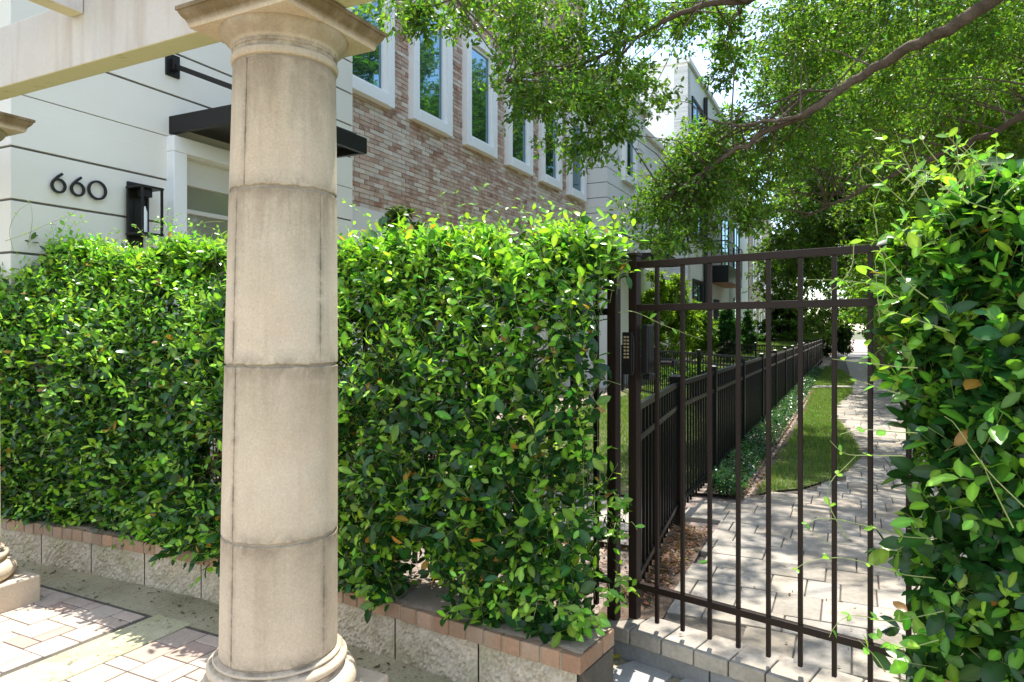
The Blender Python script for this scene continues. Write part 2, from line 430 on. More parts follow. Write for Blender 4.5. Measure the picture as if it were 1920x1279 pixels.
w = bpy.data.worlds.new('World'); scene.world = w; w.use_nodes = True; nt = w.node_tree
bg = nt.nodes['Background']; sky = nt.nodes.new('ShaderNodeTexSky'); sky.sky_type = 'NISHITA'; sky.sun_disc = False
sky.sun_elevation = SUN_EL; sky.sun_rotation = math.atan2(shw.x, shw.y); sky.air_density = 1.0; sky.dust_density = .5; sky.ozone_density = 1.2
tcw = nt.nodes.new('ShaderNodeTexCoord'); mp = nt.nodes.new('ShaderNodeMapping'); mp.inputs['Scale'].default_value = (1, 1, 2.2)
nt.links.new(tcw.outputs['Generated'], mp.inputs['Vector'])
cn = noise(nt, mp.outputs['Vector'], 2.3, 8, .6, .3); cr = ramp(nt, cn, [(.45, 0.), (.66, .85)])
sy_ = nt.nodes.new('ShaderNodeSeparateXYZ'); nt.links.new(tcw.outputs['Generated'], sy_.inputs[0]); cr = math_(nt, 'MULTIPLY', cr, ramp(nt, math_(nt, 'ADD', math_(nt, 'MULTIPLY', sy_.outputs['Y'], .5), .5), [(.45, 1.), (.66, .22)]))
hs = nt.nodes.new('ShaderNodeMix'); hs.data_type = 'RGBA'; nt.links.new(cr, hs.inputs[0]); nt.links.new(sky.outputs[0], hs.inputs[6]); hs.inputs[7].default_value = (6.4, 6.2, 5.8, 1)
nt.links.new(hs.outputs[2], bg.inputs['Color']); bg.inputs['Strength'].default_value = .14
scene.view_settings.view_transform = 'Standard'; scene.view_settings.look = 'None'; scene.view_settings.gamma = 1
scene.view_settings.exposure = 1.62
cy = scene.cycles; cy.max_bounces = 10; cy.transparent_max_bounces = 8; cy.diffuse_bounces = 5; cy.transmission_bounces = 6; cy.use_denoising = True

# ------------------------------------------------------------------ plan curve of the planter wall (cap front edge)
WALL = [(-6.9, 5.85), (-5.2, 5.33), (-3.419, 4.665), (-2.094, 4.094), (-1.619, 3.848), (-.85, 3.394), (.267, 2.667)]
WC = curve_pts([(x, y, 0) for x, y in WALL], .02)
WN = []
for i, p in enumerate(WC):
    d = (WC[min(i + 1, len(WC) - 1)] - WC[max(i - 1, 0)]).normalized(); WN.append(Vector((-d.y, d.x, 0)))     # towards the garden
WLEN = .02 * (len(WC) - 1)
def wpt(s, off, z):                         # arc length from the right-hand end, offset into the garden
    i = (len(WC) - 1) - s / .02; i = max(0, min(len(WC) - 1, i)); k = int(i)
    p = WC[k].lerp(WC[min(k + 1, len(WC) - 1)], i - k); q = p + WN[k] * off
    return Vector((q.x, q.y, z))
def wframe(s):
    i = int(max(0, min(len(WC) - 1, (len(WC) - 1) - s / .02))); n = WN[i]; return Vector((n.y, -n.x, 0)), n

# gate line
GP = Vector((.1756 * 3.25, 3.25, 0)); GD = Vector((.7637, -.6455, 0)); GN = Vector((.6455, .7637, 0))
def gp(s, off=0, z=0): q = GP + GD * s + GN * off; return Vector((q.x, q.y, z))

# ------------------------------------------------------------------ ground
g = MB(); g.add([(-400, -400, -.03), (400, -400, -.03), (400, 900, -.03), (-400, 900, -.03)], [(0, 1, 2, 3)])
structure(build('ground', g, 'far_ground'))
step0 = gp(-.32, -.075); step1 = gp(2.6, -.075)
front = [wpt(s, .12, 0) for s in np.arange(WLEN, -.01, -.25)] + [wpt(0, .12, 0), gp(-.10, -.04), gp(2.6, -.04), gp(3.2, .4)]
far = [st(9, 6), st(12, 120), st(-14, 120), st(-14, -2)]
poly = [(p.x, p.y) for p in front + far]
g = MB(); g.add([(x, y, GZ - .035) for x, y in poly], [tuple(range(len(poly)))])
bm_ = build('garden_soil', g, 'pale_mulch'); structure(bm_)
plz = [(-9, -3), (5, -3), (5, .2)] + [(p.x, p.y) for p in [gp(2.6, .0), gp(-.14, .0)]] + [(p.x, p.y) for p in [wpt(s, .05, 0) for s in np.arange(0, WLEN, .3)]] + [(-9, 6.2)]
g = MB(); g.add([(x, y, 0) for x, y in plz], [tuple(range(len(plz)))])
structure(build('plaza_floor', g, 'plaza_concrete'))

# plaza pavers (tumbled, several sizes) laid along the circle of the pergola
PT = Vector((.891, -.454, 0)); PN = Vector((.454, .891, 0)); PO = Vector((-1.905, 3.70, 0))
def paver_field(mb, tint, t0, t1, n0, n1, seed):
    r = random.Random(seed); u = .086; nt_ = int(round((t1 - t0) / u)); nn = int(round((n1 - n0) / u))
    used = set()
    for j in range(nn):
        for i in range(nt_):
            if (i, j) in used: continue
            opts = [(2, 2), (1, 2), (2, 1), (2, 2), (3, 2)]; r.shuffle(opts)
            for a, b in opts + [(1, 1)]:
                cells = [(i + p, j + q) for p in range(a) for q in range(b)]
                if all(c not in used and c[0] < nt_ and c[1] < nn for c in cells): break
            used.update(cells)
            ta, tb = t0 + i * u, t0 + (i + a) * u; na, nb = n0 + j * u, n0 + (j + b) * u
            gp_ = .0032; dz = r.uniform(-.0015, .0015)
            c = PO + PT * ((ta + tb) / 2) + PN * ((na + nb) / 2); c.z = -.014 + dz
            ids = mb.obox(c, (PT, PN, (0, 0, 1)), ((tb - ta) / 2 - gp_, (nb - na) / 2 - gp_, .022))
            k = r.random()
            col = (.47, .375, .30) if k < .45 else (.51, .42, .345) if k < .78 else (.42, .31, .25) if k < .94 else (.45, .33, .19)
            f = r.uniform(.9, 1.08); tint += [tuple(x * f for x in col)] * len(ids)
g = MB(); tt = []
paver_field(g, tt, -3.3, 0, -3.54, 0, 1); paver_field(g, tt, .275, 2.4, -3.54, -.05, 2)
structure(build('plaza_pavers', g, 'paver', bevel=.004, tint=tt))
g = MB()
for t0, t1, n0, n1 in ((-3.35, 2.45, -3.6, .01),):
    c = [PO + PT * a + PN * b for a, b in ((t0, n0), (t1, n0), (t1, n1), (t0, n1))]
    g.add([(p.x, p.y, .0025) for p in c], [(0, 1, 2, 3)])
structure(build('paver_bedding', g, 'joint_sand'))
g = MB()                                    # pale mossy concrete bands between the paver fields
c = PO + PT * .1375 + PN * -1.77; g.obox((c.x, c.y, -.02), (PT, PN, (0, 0, 1)), (.134, 1.80, .0285))
structure(build('plaza_band', g, 'band_concrete', bevel=.004))

# grey slabs at the foot of the step
for k, (pts, lab) in enumerate(((((1112, 1268), (1190, 1236), (1262, 1262), (1226, 1300), (1150, 1312)), 'grey stone slab at the foot of the step beside the brick capped wall'),
                        (((1240, 1300), (1284, 1270), (1400, 1302), (1420, 1340), (1300, 1345)), 'grey stone slab under the gate step at the lower edge of the photo'))):
    g = MB(); P = [ground(a, b, .012) for a, b in pts]; g.prism([(p.x, p.y) for p in P], -.01, .014)
    setp(build('stepping_stone', g, 'grey_slab', bevel=.007), lab, 'paving slab', 'grey slabs below the gate step')

# ------------------------------------------------------------------ planter wall : split-face blocks, brick cap
wall_root = thing('retaining_wall', 'low split face block wall capped with orange brick, under the left hedge', 'wall', tuple(wpt(2.3, .1, 0)))
OFF[wall_root.name] = wall_root.location.copy()
CAPB, CAPT = .200, .268
g = MB(); tt = []; r = random.Random(5); s = .03; BL = .475; nb = 0
while s < WLEN - .5:
    L = BL; nx, nz = 44, 18; base = len(g.v); sid = r.random() * 100
    for j in range(nz + 1):
        for i in range(nx + 1):
            u = i / nx; v = j / nz; e = min(u, 1 - u, .12) / .12 * min(min(v, 1 - v) / .14, 1)
            rough = .5 + .25 * math.sin(sid + u * 9 + v * 5) + .25 * math.sin(sid * 2 + u * 17 - v * 11) + r.uniform(-.42, .42)
            off = .028 - .016 * max(0, e) * rough
            g.v.append(tuple(wpt(s + .004 + u * (L - .008), off, -.02 + v * (CAPB + .02 - .003))))
            k = .72 + .42 * r.random()
            tt.append((.56 * k, .48 * k, .36 * k))
    for j in range(nz):
        for i in range(nx):
            a = base + j * (nx + 1) + i; g.f.append((a + 1, a, a + nx + 1, a + nx + 2)); g.m.append(0)
    s += L; nb += 1
b0 = len(g.v)
build('block_course', g, 'rock_face', wall_root, smooth=False, tint=tt)
g = MB()                                    # core behind the face, end return
for k in range(int((WLEN - .1) / .25)):
    a, b = k * .25, k * .25 + .25
    P = [wpt(a, .045, 0), wpt(b, .045, 0), wpt(b, .29, 0), wpt(a, .29, 0)]
    g.prism([(p.x, p.y) for p in P][::-1], -.05, CAPB - .002)
build('wall_core', g, 'joint_sand', wall_root)
g = MB(); tt = []; s = 0
while s < WLEN - .2:
    wd = .092; t, n = wframe(s + wd / 2); c = wpt(s + wd / 2, .10, (CAPB + CAPT) / 2 + r.uniform(-.002, .002))
    ids = g.obox(c, (t, n, (0, 0, 1)), (wd / 2 - .0045, .10 + r.uniform(-.003, .003), (CAPT - CAPB) / 2))
    base = random.choice([(.37, .225, .135), (.41, .25, .15), (.33, .19, .115), (.42, .285, .185), (.37, .24, .16)])
    f = r.uniform(.85, 1.15); tt += [tuple(x * f for x in base)] * len(ids); s += wd
t, n = wframe(0)                            # stretcher return at the free end
for k in range(1):
    c = wpt(.046, .26, (CAPB + CAPT) / 2); ids = g.obox(c, (t, n, (0, 0, 1)), (.0415, .052, (CAPT - CAPB) / 2)); tt += [(.42, .235, .14)] * len(ids)
build('brick_cap', g, 'cap_brick', wall_root, bevel=.005, tint=tt)
g = MB(); N = int((WLEN - .2) / .1)
for k in range(N):                          # mortar bed, and the gritty dirt lying on the bricks
    a, b = k * .1 + .006, k * .1 + .1
    P = [wpt(a, .006, 0), wpt(b, .006, 0), wpt(b, .198, 0), wpt(a, .198, 0)]
    g.prism([(p.x, p.y) for p in P][::-1], CAPB + .003, CAPT - .005)
    P = [wpt(a + (.09 if k == 0 else 0), .203, 0), wpt(b, .203, 0), wpt(b, .31, 0), wpt(a + (.09 if k == 0 else 0), .31, 0)]
    g.prism([(p.x, p.y) for p in P][::-1], CAPB, CAPT - .006)
build('mortar_bed', g, 'mortar', wall_root)
g = MB(); rows = 9; ns = int((WLEN - .2) / .03); base = 0
for k in range(ns + 1):
    for j in range(rows):
        e = (.012 + .012 * math.sin(k * .31) * math.sin(k * .083 + 1) + .008 * r.random()) if j == 0 else 0
        o = .010 + j / (rows - 1) * .29 + e
        z = CAPT + .0035 + .004 * r.random() + (-.006 if j == 0 else 0)
        g.v.append(tuple(wpt(.012 + k * .03, o, z)))
for k in range(ns):
    for j in range(rows - 1):
        a = k * rows + j; g.f.append((a, a + rows, a + rows + 1, a + 1)); g.m.append(0)
build('dirt_layer', g, 'cap_grit', wall_root, smooth=True)

# ------------------------------------------------------------------ gate step and garden walk
def stq(x0, x1, y0, y1): return [st(x0, y0), st(x1, y0), st(x1, y1), st(x0, y1)]
g = MB(); tt = []; s = -.145; k = 0; SD = .215
while s < 2.4:
    wd = .157 + r.uniform(-.004, .004); z = GZ + r.uniform(-.003, .003)
    c = gp(s + wd / 2, -.075 + SD / 2 + r.uniform(-.004, .004), z - .034)
    ids = g.obox(c, (GD, GN, (0, 0, 1)), (wd / 2 - .003, SD / 2 - .002, .034))
    f = r.uniform(.72, 1.08); tt += [(.42 * f, .37 * f, .305 * f)] * len(ids); s += wd
structure(build('step_edge_pavers', g, 'walk_paver', bevel=.007, tint=tt, segs=3))
g = MB()
for a, b in ((-.135, .388), (.395, .93), (.937, 2.4)):
    c = gp((a + b) / 2, -.055 + .06, (GZ - .068) / 2 - .01); g.obox(c, (GD, GN, (0, 0, 1)), ((b - a) / 2, .06, (GZ - .068) / 2 + .009))
structure(build('step_riser', g, 'dark_riser', bevel=.004))

# lawn outline beside the curving walk, in street coordinates
LAWN1 = [(-.70, 6.12), (-.588, 6.31), (-.391, 6.5), (-.193, 6.95), (-.019, 7.57), (.094, 8.39), (.074, 9.28), (-.096, 10.99), (-.276, 12.64), (-.213, 14.4), (.02, 17.0), (.03, 18.2), (-.78, 17.9), (-.66, 12)]
LAWN2 = [(-.8, 18.9), (.05, 19.3), (.1, 21), (-.1, 24), (-.35, 27), (-.8, 29)]
def inside(x, y, P):
    c = False; n = len(P)
    for i in range(n):
        x1, y1 = P[i]; x2, y2 = P[(i + 1) % n]
        if (y1 > y) != (y2 > y) and x < (x2 - x1) * (y - y1) / (y2 - y1) + x1: c = not c
    return c
g = MB(); tt = []; x = -.97; col = 0
XR = 1.25
def behind_step(x, y):                      # distance behind the gate step's inner edge
    p = st(x, y); return (p - GP).dot(GN) + .075 - SD
y = 1.0
while y < 17:
    L = r.choice([.20, .30, .24, .27]); x = -.97 + r.uniform(-.2, 0)
    while x < XR:
        wd = r.choice([.17, .22, .30, .36, .26]) + r.uniform(-.01, .01); cx, cyy = x + wd / 2, y + L / 2; x0_ = x; x += wd
        if cyy < 5.2 and x0_ < -.84: x0_ = -.84
        if x - x0_ < .06: continue
        cx = (x0_ + x) / 2; ww = x - x0_
        if behind_step(cx, cyy) > .02 and not inside(cx, cyy, LAWN1) and not (cx < -.60 and cyy > 5.75):
            p = st(cx, cyy, GZ - .035 + r.uniform(-.003, .003)); tw = r.uniform(-.006, .006)
            dx, dy = Vector((CA, -SA, 0)), Vector((SA, CA, 0)); dx2 = dx + dy * tw; dy2 = dy - dx * tw
            ids = g.obox(p, (dx2, dy2, (0, 0, 1)), (ww / 2 - .003, L / 2 - .0018, .035))
            f = r.uniform(.78, 1.14); h = r.uniform(-.015, .015); tt += [((.345 + h) * f, .305 * f, (.25 - h) * f)] * len(ids)
    y += L
structure(build('walk_pavers', g, 'walk_paver', bevel=.006, tint=tt))
g = MB(); P = [gp(-.10, .0), gp(2.2, 0), st(1.5, 4), st(1.5, 50), st(-.75, 50), st(-.75, 4.6)]
g.add([(p.x, p.y, GZ - .012) for p in P], [tuple(range(len(P)))]); structure(build('walk_bed', g, 'joint_sand'))
speckle('walk_far', (.29, .26, .22), (.39, .355, .305), 3, .88, 40, .5, .006, .5)
g = MB(); g.add([tuple(st(a, b, GZ - .001)) for a, b in ((-.8, 17.2), (1.2, 17.2), (1.6, 24), (1.2, 48), (-.4, 48), (.0, 24))], [tuple(range(6))])
structure(build('path', g, 'walk_far'))
g = MB(); g.add([tuple(st(a, b, GZ + .003)) for a, b in ((-1.06, 18.15), (.03, 18.25), (.05, 19.2), (-1.06, 18.9))], [(0, 1, 2, 3)]); structure(build('cross_path', g, 'walk_far'))
for P_, nm in ((LAWN1, 'lawn'), (LAWN2, 'lawn')):
    g = MB(); g.add([tuple(st(a, b, GZ + .006)) for a, b in P_], [tuple(range(len(P_)))]); structure(build(nm, g, 'lawn_soil'))
g = MB(); g.add([tuple(st(a, b, GZ + .002)) for a, b in ((-1.3, 5.95), (-.8, 6.0), (-.79, 30), (-1.3, 30))], [(0, 1, 2, 3)]); structure(build('mulch_strip', g, 'pale_mulch'))
g = MB(); g.add([tuple(st(a, b, GZ + .001)) for a, b in ((-1.1, 3.1), (-.80, 3.3), (-.83, 4.2), (-.85, 4.85), (-1.1, 4.9))], [tuple(range(5))]); structure(build('mulch_bed', g, 'mulch'))
g = MB(); g.add([tuple(st(a, b, GZ + .0)) for a, b in ((1.27, 1.6), (9, 1.6), (9, 60), (1.6, 60), (1.27, 20))], [tuple(range(5))]); structure(build('shade_bed', g, 'mulch'))
def lawn_z(y): return GZ + .006 + .05 * max(0, min(y, 36) - 14)
g = MB(); ly_ = [5.6, 14, 36, 60]; vs = []
for y in ly_:
    for x in (-4.5, -1.25): vs.append(tuple(st(x, y, lawn_z(y))))
    for x in (-4.5, -1.25): vs.append(tuple(st(x, y, .05)))
fs = []
for k in range(3):
    a, b = k * 4, k * 4 + 4; fs += [(a, a + 1, b + 1, b), (a + 1, a + 3, b + 3, b + 1), (a + 2, a, b, b + 2)]
g.add(vs, fs); structure(build('garden_lawn', g, 'lawn_soil'))
g = MB(); g.add([tuple(st(a, b, GZ + .008)) for a, b in ((-5.3, 4.3), (-1.25, 4.3), (-1.25, 5.5), (-5.3, 5.5))], [(0, 1, 2, 3)]); structure(build('entry_path', g, 'walk_far'))

# grass blades
def grass(name, polys, n, hmin, hmax, cols, parent=None, ymax=None):
    xs = []; 
    for P_ in polys:
        a = np.array(P_); lo, hi = a.min(0), a.max(0); k = 0; m = int(n * (hi - lo).prod() / sum((np.array(q).max(0) - np.array(q).min(0)).prod() for q in polys))
        q = lo + (hi - lo) * RNG.random((m, 2)); xs += [p for p in q if inside(p[0], p[1], P_)]
    q = np.array(xs); m = len(q)
    X = q[:, 0] * CA + q[:, 1] * SA; Y = -q[:, 0] * SA + q[:, 1] * CA
    q = q + RNG.normal(size=q.shape) * .018; X = q[:, 0] * CA + q[:, 1] * SA; Y = -q[:, 0] * SA + q[:, 1] * CA
    base = np.stack([X, Y, np.full(m, GZ + .004) if name == 'grass' else np.array([lawn_z(v) for v in q[:, 1]])], 1)
    patch = .5 + .5 * np.sin(q[:, 0] * 5.1 + np.sin(q[:, 1] * 2.3) * 2) * np.sin(q[:, 1] * 3.7 + 1)
    h = (hmin + (hmax - hmin) * RNG.random(m)) * (.6 + .6 * patch)
    lean = RNG.normal(size=(m, 2)) * .55; tip = base + np.stack([lean[:, 0] * h, lean[:, 1] * h, h], 1)
    sd = np.stack([-lean[:, 1], lean[:, 0], np.zeros(m)], 1); sd = unit(sd) * (.0022 + .0014 * RNG.random((m, 1))) * np.clip(Y[:, None] / 7, 1, 4)
    V = np.stack([base - sd, base + sd, tip], 1).reshape(-1, 3)
    c = pal(m, cols, .25, .15); dry = RNG.random(m) < .18; c[dry] = pal(dry.sum(), (.26, .22, .10), .2, .1)
    o = np_obj(name, V, [np.arange(3 * m).reshape(-1, 3)], 'grass_blade', parent, np.repeat(c, 3, 0)); o['kind'] = 'stuff'; return o
grass('grass', [LAWN1, LAWN2], 120000, .015, .055, (.12, .235, .03))
grass('garden_grass', [[(-4.2, 7.3), (-1.2, 5.7), (-1.2, 16), (-4.2, 16)]], 60000, .03, .07, (.09, .20, .02))
grass('garden_grass', [[(-4.2, 16), (-1.2, 16), (-1.2, 40), (-4.2, 40)]], 45000, .04, .09, (.09, .20, .02))
# ground cover hugging the fence
n = 9000; q = np.stack([-1.06 + .25 * RNG.random(n) ** 1.3, 5.95 + 20 * RNG.random(n) ** 1.4], 1)
gz = GZ + .01 + .17 * RNG.random(n) * (1 - ((q[:, 0] + 1.06) / .25)) ** .6
pos = np.stack([q[:, 0] * CA + q[:, 1] * SA, -q[:, 0] * SA + q[:, 1] * CA, gz], 1)
setp(leaf_mesh('ground_cover', pos, rand_unit(n) + [0, 0, .2], rand_unit(n) * .7 + [0, 0, 1], .03 + .025 * RNG.random(n), .018 + .012 * RNG.random(n), pal(n, (.04, .105, .035), .3, .2), 'jasmine_leaf'), kind='stuff')
# bark chips and leaf litter in the beds
n = 5200; q = np.concatenate([np.stack([-1.08 + .21 * RNG.random(1400), 3.3 + 1.6 * RNG.random(1400)], 1), np.stack([-.90 + .22 * RNG.random(1400), 6 + 12 * RNG.random(1400) ** 1.3], 1), np.stack([-3.4 + 2.3 * RNG.random(2400), 1.6 + 3.0 * RNG.random(2400)], 1)])
n = len(q); pos = np.stack([q[:, 0] * CA + q[:, 1] * SA, -q[:, 0] * SA + q[:, 1] * CA, GZ + .008 + .015 * RNG.random(n)], 1)
keep = (pos - np.array(GP)) @ np.array(GN) > .2; pos = pos[keep]; n = len(pos)
setp(leaf_mesh('leaf_litter', pos, rand_unit(n) * [1, 1, .25], rand_unit(n) * .5 + [0, 0, 1], .02 + .04 * RNG.random(n), .008 + .016 * RNG.random(n), pal(n, (.20, .12, .075), .4, .15), 'grass_blade', simple=True), kind='stuff')

n = 260; q = np.stack([-.8 + 1.9 * RNG.random(n), 2.2 + 7.5 * RNG.random(n)], 1)
pos = np.stack([q[:, 0] * CA + q[:, 1] * SA, -q[:, 0] * SA + q[:, 1] * CA, GZ + .004 + .004 * RNG.random(n)], 1)
keep = ((pos - np.array(GP)) @ np.array(GN) > -.05) & np.array([not inside(a, b, LAWN1) for a, b in q]); pos = pos[keep]; n = len(pos)
setp(leaf_mesh('leaf_debris', pos, rand_unit(n) * [1, 1, .1], rand_unit(n) * .3 + [0, 0, 1], .012 + .03 * RNG.random(n) ** 2, .005 + .011 * RNG.random(n), pal(n, (.16, .11, .05), .4, .2), 'grass_blade', simple=True), kind='stuff')
n = 420; sv = RNG.random(n) * 4.6; ov = np.where(RNG.random(n) < .45, .03 + .25 * RNG.random(n), -.02 - .42 * RNG.random(n) ** 1.5)
pos = np.array([tuple(wpt(a, b, (CAPT + .011) if b > 0 else .006)) for a, b in zip(sv, ov)])
setp(leaf_mesh('leaf_debris', pos, rand_unit(n) * [1, 1, .1], rand_unit(n) * .3 + [0, 0, 1], .010 + .035 * RNG.random(n) ** 2.5, .005 + .012 * RNG.random(n), pal(n, (.13, .085, .04), .5, .2), 'grass_blade', simple=True), kind='stuff')

# ------------------------------------------------------------------ pergola columns
def column(loc, label, lean, rot, near):
    root = thing('stone_column', label, 'column', loc, 0, 'stone columns of the pergola')
    ct, sn = math.cos(rot), math.sin(rot)
    def R(x, y): return (x * ct - y * sn, x * sn + y * ct)
    PZ = .155; SZ = .323; joints = [SZ, .767, 1.395, 2.03, 2.50]
    ph = .295
    g = MB(); g.prism([R(-ph, -ph), R(ph, -ph), R(ph, ph), R(-ph, ph)], .0, PZ)
    build('plinth', g, 'cast_stone', root, bevel=.008, attrs={'grime': [0] * 8, 'streak': [0] * 8})
    prof = []
    def arc(rc, zc, rr, rz, a0, a1, k=12):
        for i in range(k + 1):
            a = math.radians(a0 + (a1 - a0) * i / k); prof.append((rc + rr * math.cos(a), zc + rz * math.sin(a)))
    prof.append((.20, PZ)); arc(.245, PZ + .048, .045, .048, -90, 90)
    prof.append((.243, PZ + .100)); prof.append((.243, PZ + .110))
    arc(.232, PZ + .130, .022, .020, -80, 90, 8); prof.append((.226, PZ + .153)); arc(.222, PZ + .158, .010, .008, -60, 90, 5)
    prof.append((.214, SZ + .001))
    g = MB(); g.lathe(prof, 96)
    gr = [1.0 if (abs(p[2] - (PZ + .105)) < .009 or abs(p[2] - (PZ + .151)) < .006 or p[2] > SZ - .006) else .0 for p in g.v]
    build('base', g, 'cast_stone', root, smooth=True, attrs={'grime': gr, 'streak': [0] * len(g.v)})
    def rad(z): t = (z - SZ) / (2.5 - SZ); return .2135 - .0275 * t - .004 * math.sin(math.pi * t) * -1
    def ax(z): return (lean[0] * z, lean[1] * z)
    va = near
    for i in range(4):
        z0, z1 = joints[i] + .0045, joints[i + 1] - .0045
        drp = []; angs = sorted(set([2 * math.pi * k / 120 for k in range(120)])); special = va[i] if va else []
        for a in special: angs += [a - .028, a - .014, a, a + .014, a + .028]
        angs = sorted(x % (2 * math.pi) for x in angs); n = len(angs)
        zs = [z0, z0 + .004, z0 + .012, z0 + .03, z0 + .06, z0 + .12] + [z0 + (z1 - z0) * k / 8 for k in range(2, 7)] + [z1 - .12, z1 - .06, z1 - .03, z1 - .012, z1 - .004, z1]
        zs = sorted(set(zs)); prev = -1; zz = []
        for z in zs:
            if z - prev > .003: zz.append(z); prev = z
        zs = zz; g = MB(); gr = []; stk = []
        for z in zs:
            e = min(z - z0, z1 - z); inset = .004 * max(0, 1 - e / .004); c = ax(z)
            for a in angs:
                da = min([abs((a - q + math.pi) % (2 * math.pi) - math.pi) for q in special] or [9])
                cut = .004 if da < .004 else 0
                rr = rad(z) - inset - cut; jz = (.0010 * math.sin(a * 7 + i * 2) + .0013 * math.sin(a * 19 + i) + .0011 * math.sin(a * 41)) * (1 if e < .0045 else .5 if e < .013 else 0)
                g.v.append((c[0] + rr * math.cos(a), c[1] + rr * math.sin(a), z + jz))
                top = (z1 - z)
                gv = max(0, 1 - (z - z0) / .05) * .85, max(0, 1 - top / .06) * .85, (1.0 if da < .02 else max(0, 1 - da / .12) * .8)
                if i == 3: gv = gv + (max(0, 1 - top / .16) * .6,)
                drp.append(max(0, 1 - top / (.10, .14, .30, .55)[i]) * (.6, .7, 1, .8)[i]); gr.append(max(gv)); stk.append(max(0, 1 - top / .35) * (.42 if i == 3 else .28))
        for j in range(len(zs) - 1):
            for k in range(n):
                k2 = (k + 1) % n; g.f.append((j * n + k, j * n + k2, (j + 1) * n + k2, (j + 1) * n + k)); g.m.append(0)
        build('drum', g, 'cast_stone', root, smooth=True, attrs={'grime': gr, 'streak': stk, 'drip': drp})
    g = MB()                                # mortar core seen in the joints
    c0, c1 = ax(SZ), ax(2.5); n = 64
    for z in (SZ, 2.5):
        for k in range(n):
            a = 2 * math.pi * k / n; rr = rad(z) - .0032; c = ax(z); g.v.append((c[0] + rr * math.cos(a), c[1] + rr * math.sin(a), z))
    for k in range(n): g.f.append((k, (k + 1) % n, n + (k + 1) % n, n + k)); g.m.append(0)
    build('mortar_joint', g, 'mortar', root)
    # capital : astragal, neck, echinus, moulded abacus
    cx, cyy = ax(2.55); prof = [(rad(2.5) - .006, 2.498)]
    arc(.1885, 2.516, .006, .015, -90, 90, 8); prof.append((.1865, 2.533)); prof.append((.1865, 2.546))
    prof.append((.1905, 2.549)); prof.append((.1905, 2.556)); prof.append((.188, 2.558))
    for i in range(9):
        q = i / 8; prof.append((.189 + .043 * (3 * q * q - 2 * q ** 3) ** .8, 2.560 + .060 * q))
    prof.append((.2335, 2.624))
    g = MB(); g.lathe(prof, 96, (cx, cyy))
    build('capital', g, 'cast_stone', root, smooth=True, attrs={'grime': [.9 if abs(v[2] - 2.545) < .016 else .25 for v in g.v], 'streak': [.30 if v[2] > 2.57 else .1 for v in g.v]})
    g = MB(); ap = [(.236, 2.622), (.240, 2.632), (.240, 2.637), (.246, 2.650), (.256, 2.661), (.262, 2.672), (.264, 2.680), (.270, 2.681), (.270, 2.695), (.262, 2.698)]; m_ = 14; ring = []
    for (h, z) in ap:
        row = []
        for e in range(4):
            for k in range(m_):
                u = -1 + 2 * k / m_; x, y = [(u * h, -h), (h, u * h), (-u * h, h), (-h, -u * h)][e]; x, y = R(x, y); row.append((cx + x, cyy + y, z))
        ring.append(row)
    n = 4 * m_
    for row in ring: g.v += row
    for j in range(len(ap) - 1):
        for k in range(n): g.f.append((j * n + k, j * n + (k + 1) % n, (j + 1) * n + (k + 1) % n, (j + 1) * n + k)); g.m.append(0)
    g.f.append(tuple(range(n - 1, -1, -1))); g.m.append(0); g.f.append(tuple(range((len(ap) - 1) * n, len(ap) * n))); g.m.append(0)
    o = build('abacus', g, 'cast_stone', root, attrs={'grime': [.0] * len(g.v), 'streak': [min(1, max(0, (v[2] - 2.628) / .02)) for v in g.v]})
    return root
NC = Vector((-.885, 2.648, 0)); LEAN = (.0105, .0)
def front_angle(px, z):                     # near-side angle on the shaft that shows at this image column
    best = None
    for k in range(720):
        a = math.pi + math.pi * k / 720; x = NC.x + LEAN[0] * z + .2 * math.cos(a); y = NC.y + .2 * math.sin(a)
        q = abs(960 + F * x / y - px)
        if best is None or q < best[0]: best = (q, a)
    return best[1]
va = [[front_angle(602, .5), front_angle(440, .5)], [front_angle(442, 1.1)], [front_angle(601, 1.7), front_angle(440, 1.7)], [front_angle(456, 2.2)]]
column(tuple(NC), 'large weathered stone column in front of the hedge, cracked drums and stained capital', LEAN, math.radians(-27), va)
column((-3.034, 3.783, 0), 'second stone column, cut off by the left edge, sunlit round base on square plinth', (.004, 0), math.radians(-27), [[1.2], [4.2], [2.2], [5.0]])

# pergola beam resting on the columns, rafters across it
BZ0, BZ1 = 2.700, 2.993
bd = Vector((.891, -.454, 0)); bc = Vector((-.859, 2.627, 0)); bn = Vector((.454, .891, 0))
g = MB(); N = 40; L0, L1 = -5.2, 2.3
c = bc + bd * ((L0 + L1) / 2); g.obox((c.x, c.y, (BZ0 + BZ1) / 2), (bd, bn, (0, 0, 1)), ((L1 - L0) / 2, .0575, (BZ1 - BZ0) / 2))
o = build('pergola_beam', g, 'beam_paint', bevel=.006)
setp(o, 'long cream painted pergola beam resting on the stone columns, mossy underside with bounce light in its colour', 'beam')
for k, (tt_, lab) in enumerate(((-1.175, 'pergola rafter meeting the beam above the gap between the two columns'), (-3.62, 'pergola rafter beyond the left column'))):
    g = MB(); prof_ = [(-2.3, 2.92), (-.06, 2.92), (-.06, 2.996), (.055, 2.996), (.055, 3.16), (-2.3, 3.16)]
    n_ = len(prof_); vs = []
    for sgn in (-1, 1):
        for q, z in prof_: c = bc + bd * (tt_ + sgn * .045) + bn * q; vs.append((c.x, c.y, z))
    g.add(vs, [tuple(range(n_ - 1, -1, -1)), tuple(range(n_, 2 * n_))] + [(i, (i + 1) % n_, n_ + (i + 1) % n_, n_ + i) for i in range(n_)])
    if k == 0: setp(build('pergola_rafter', g, 'beam_paint', bevel=.004), lab, 'rafter')

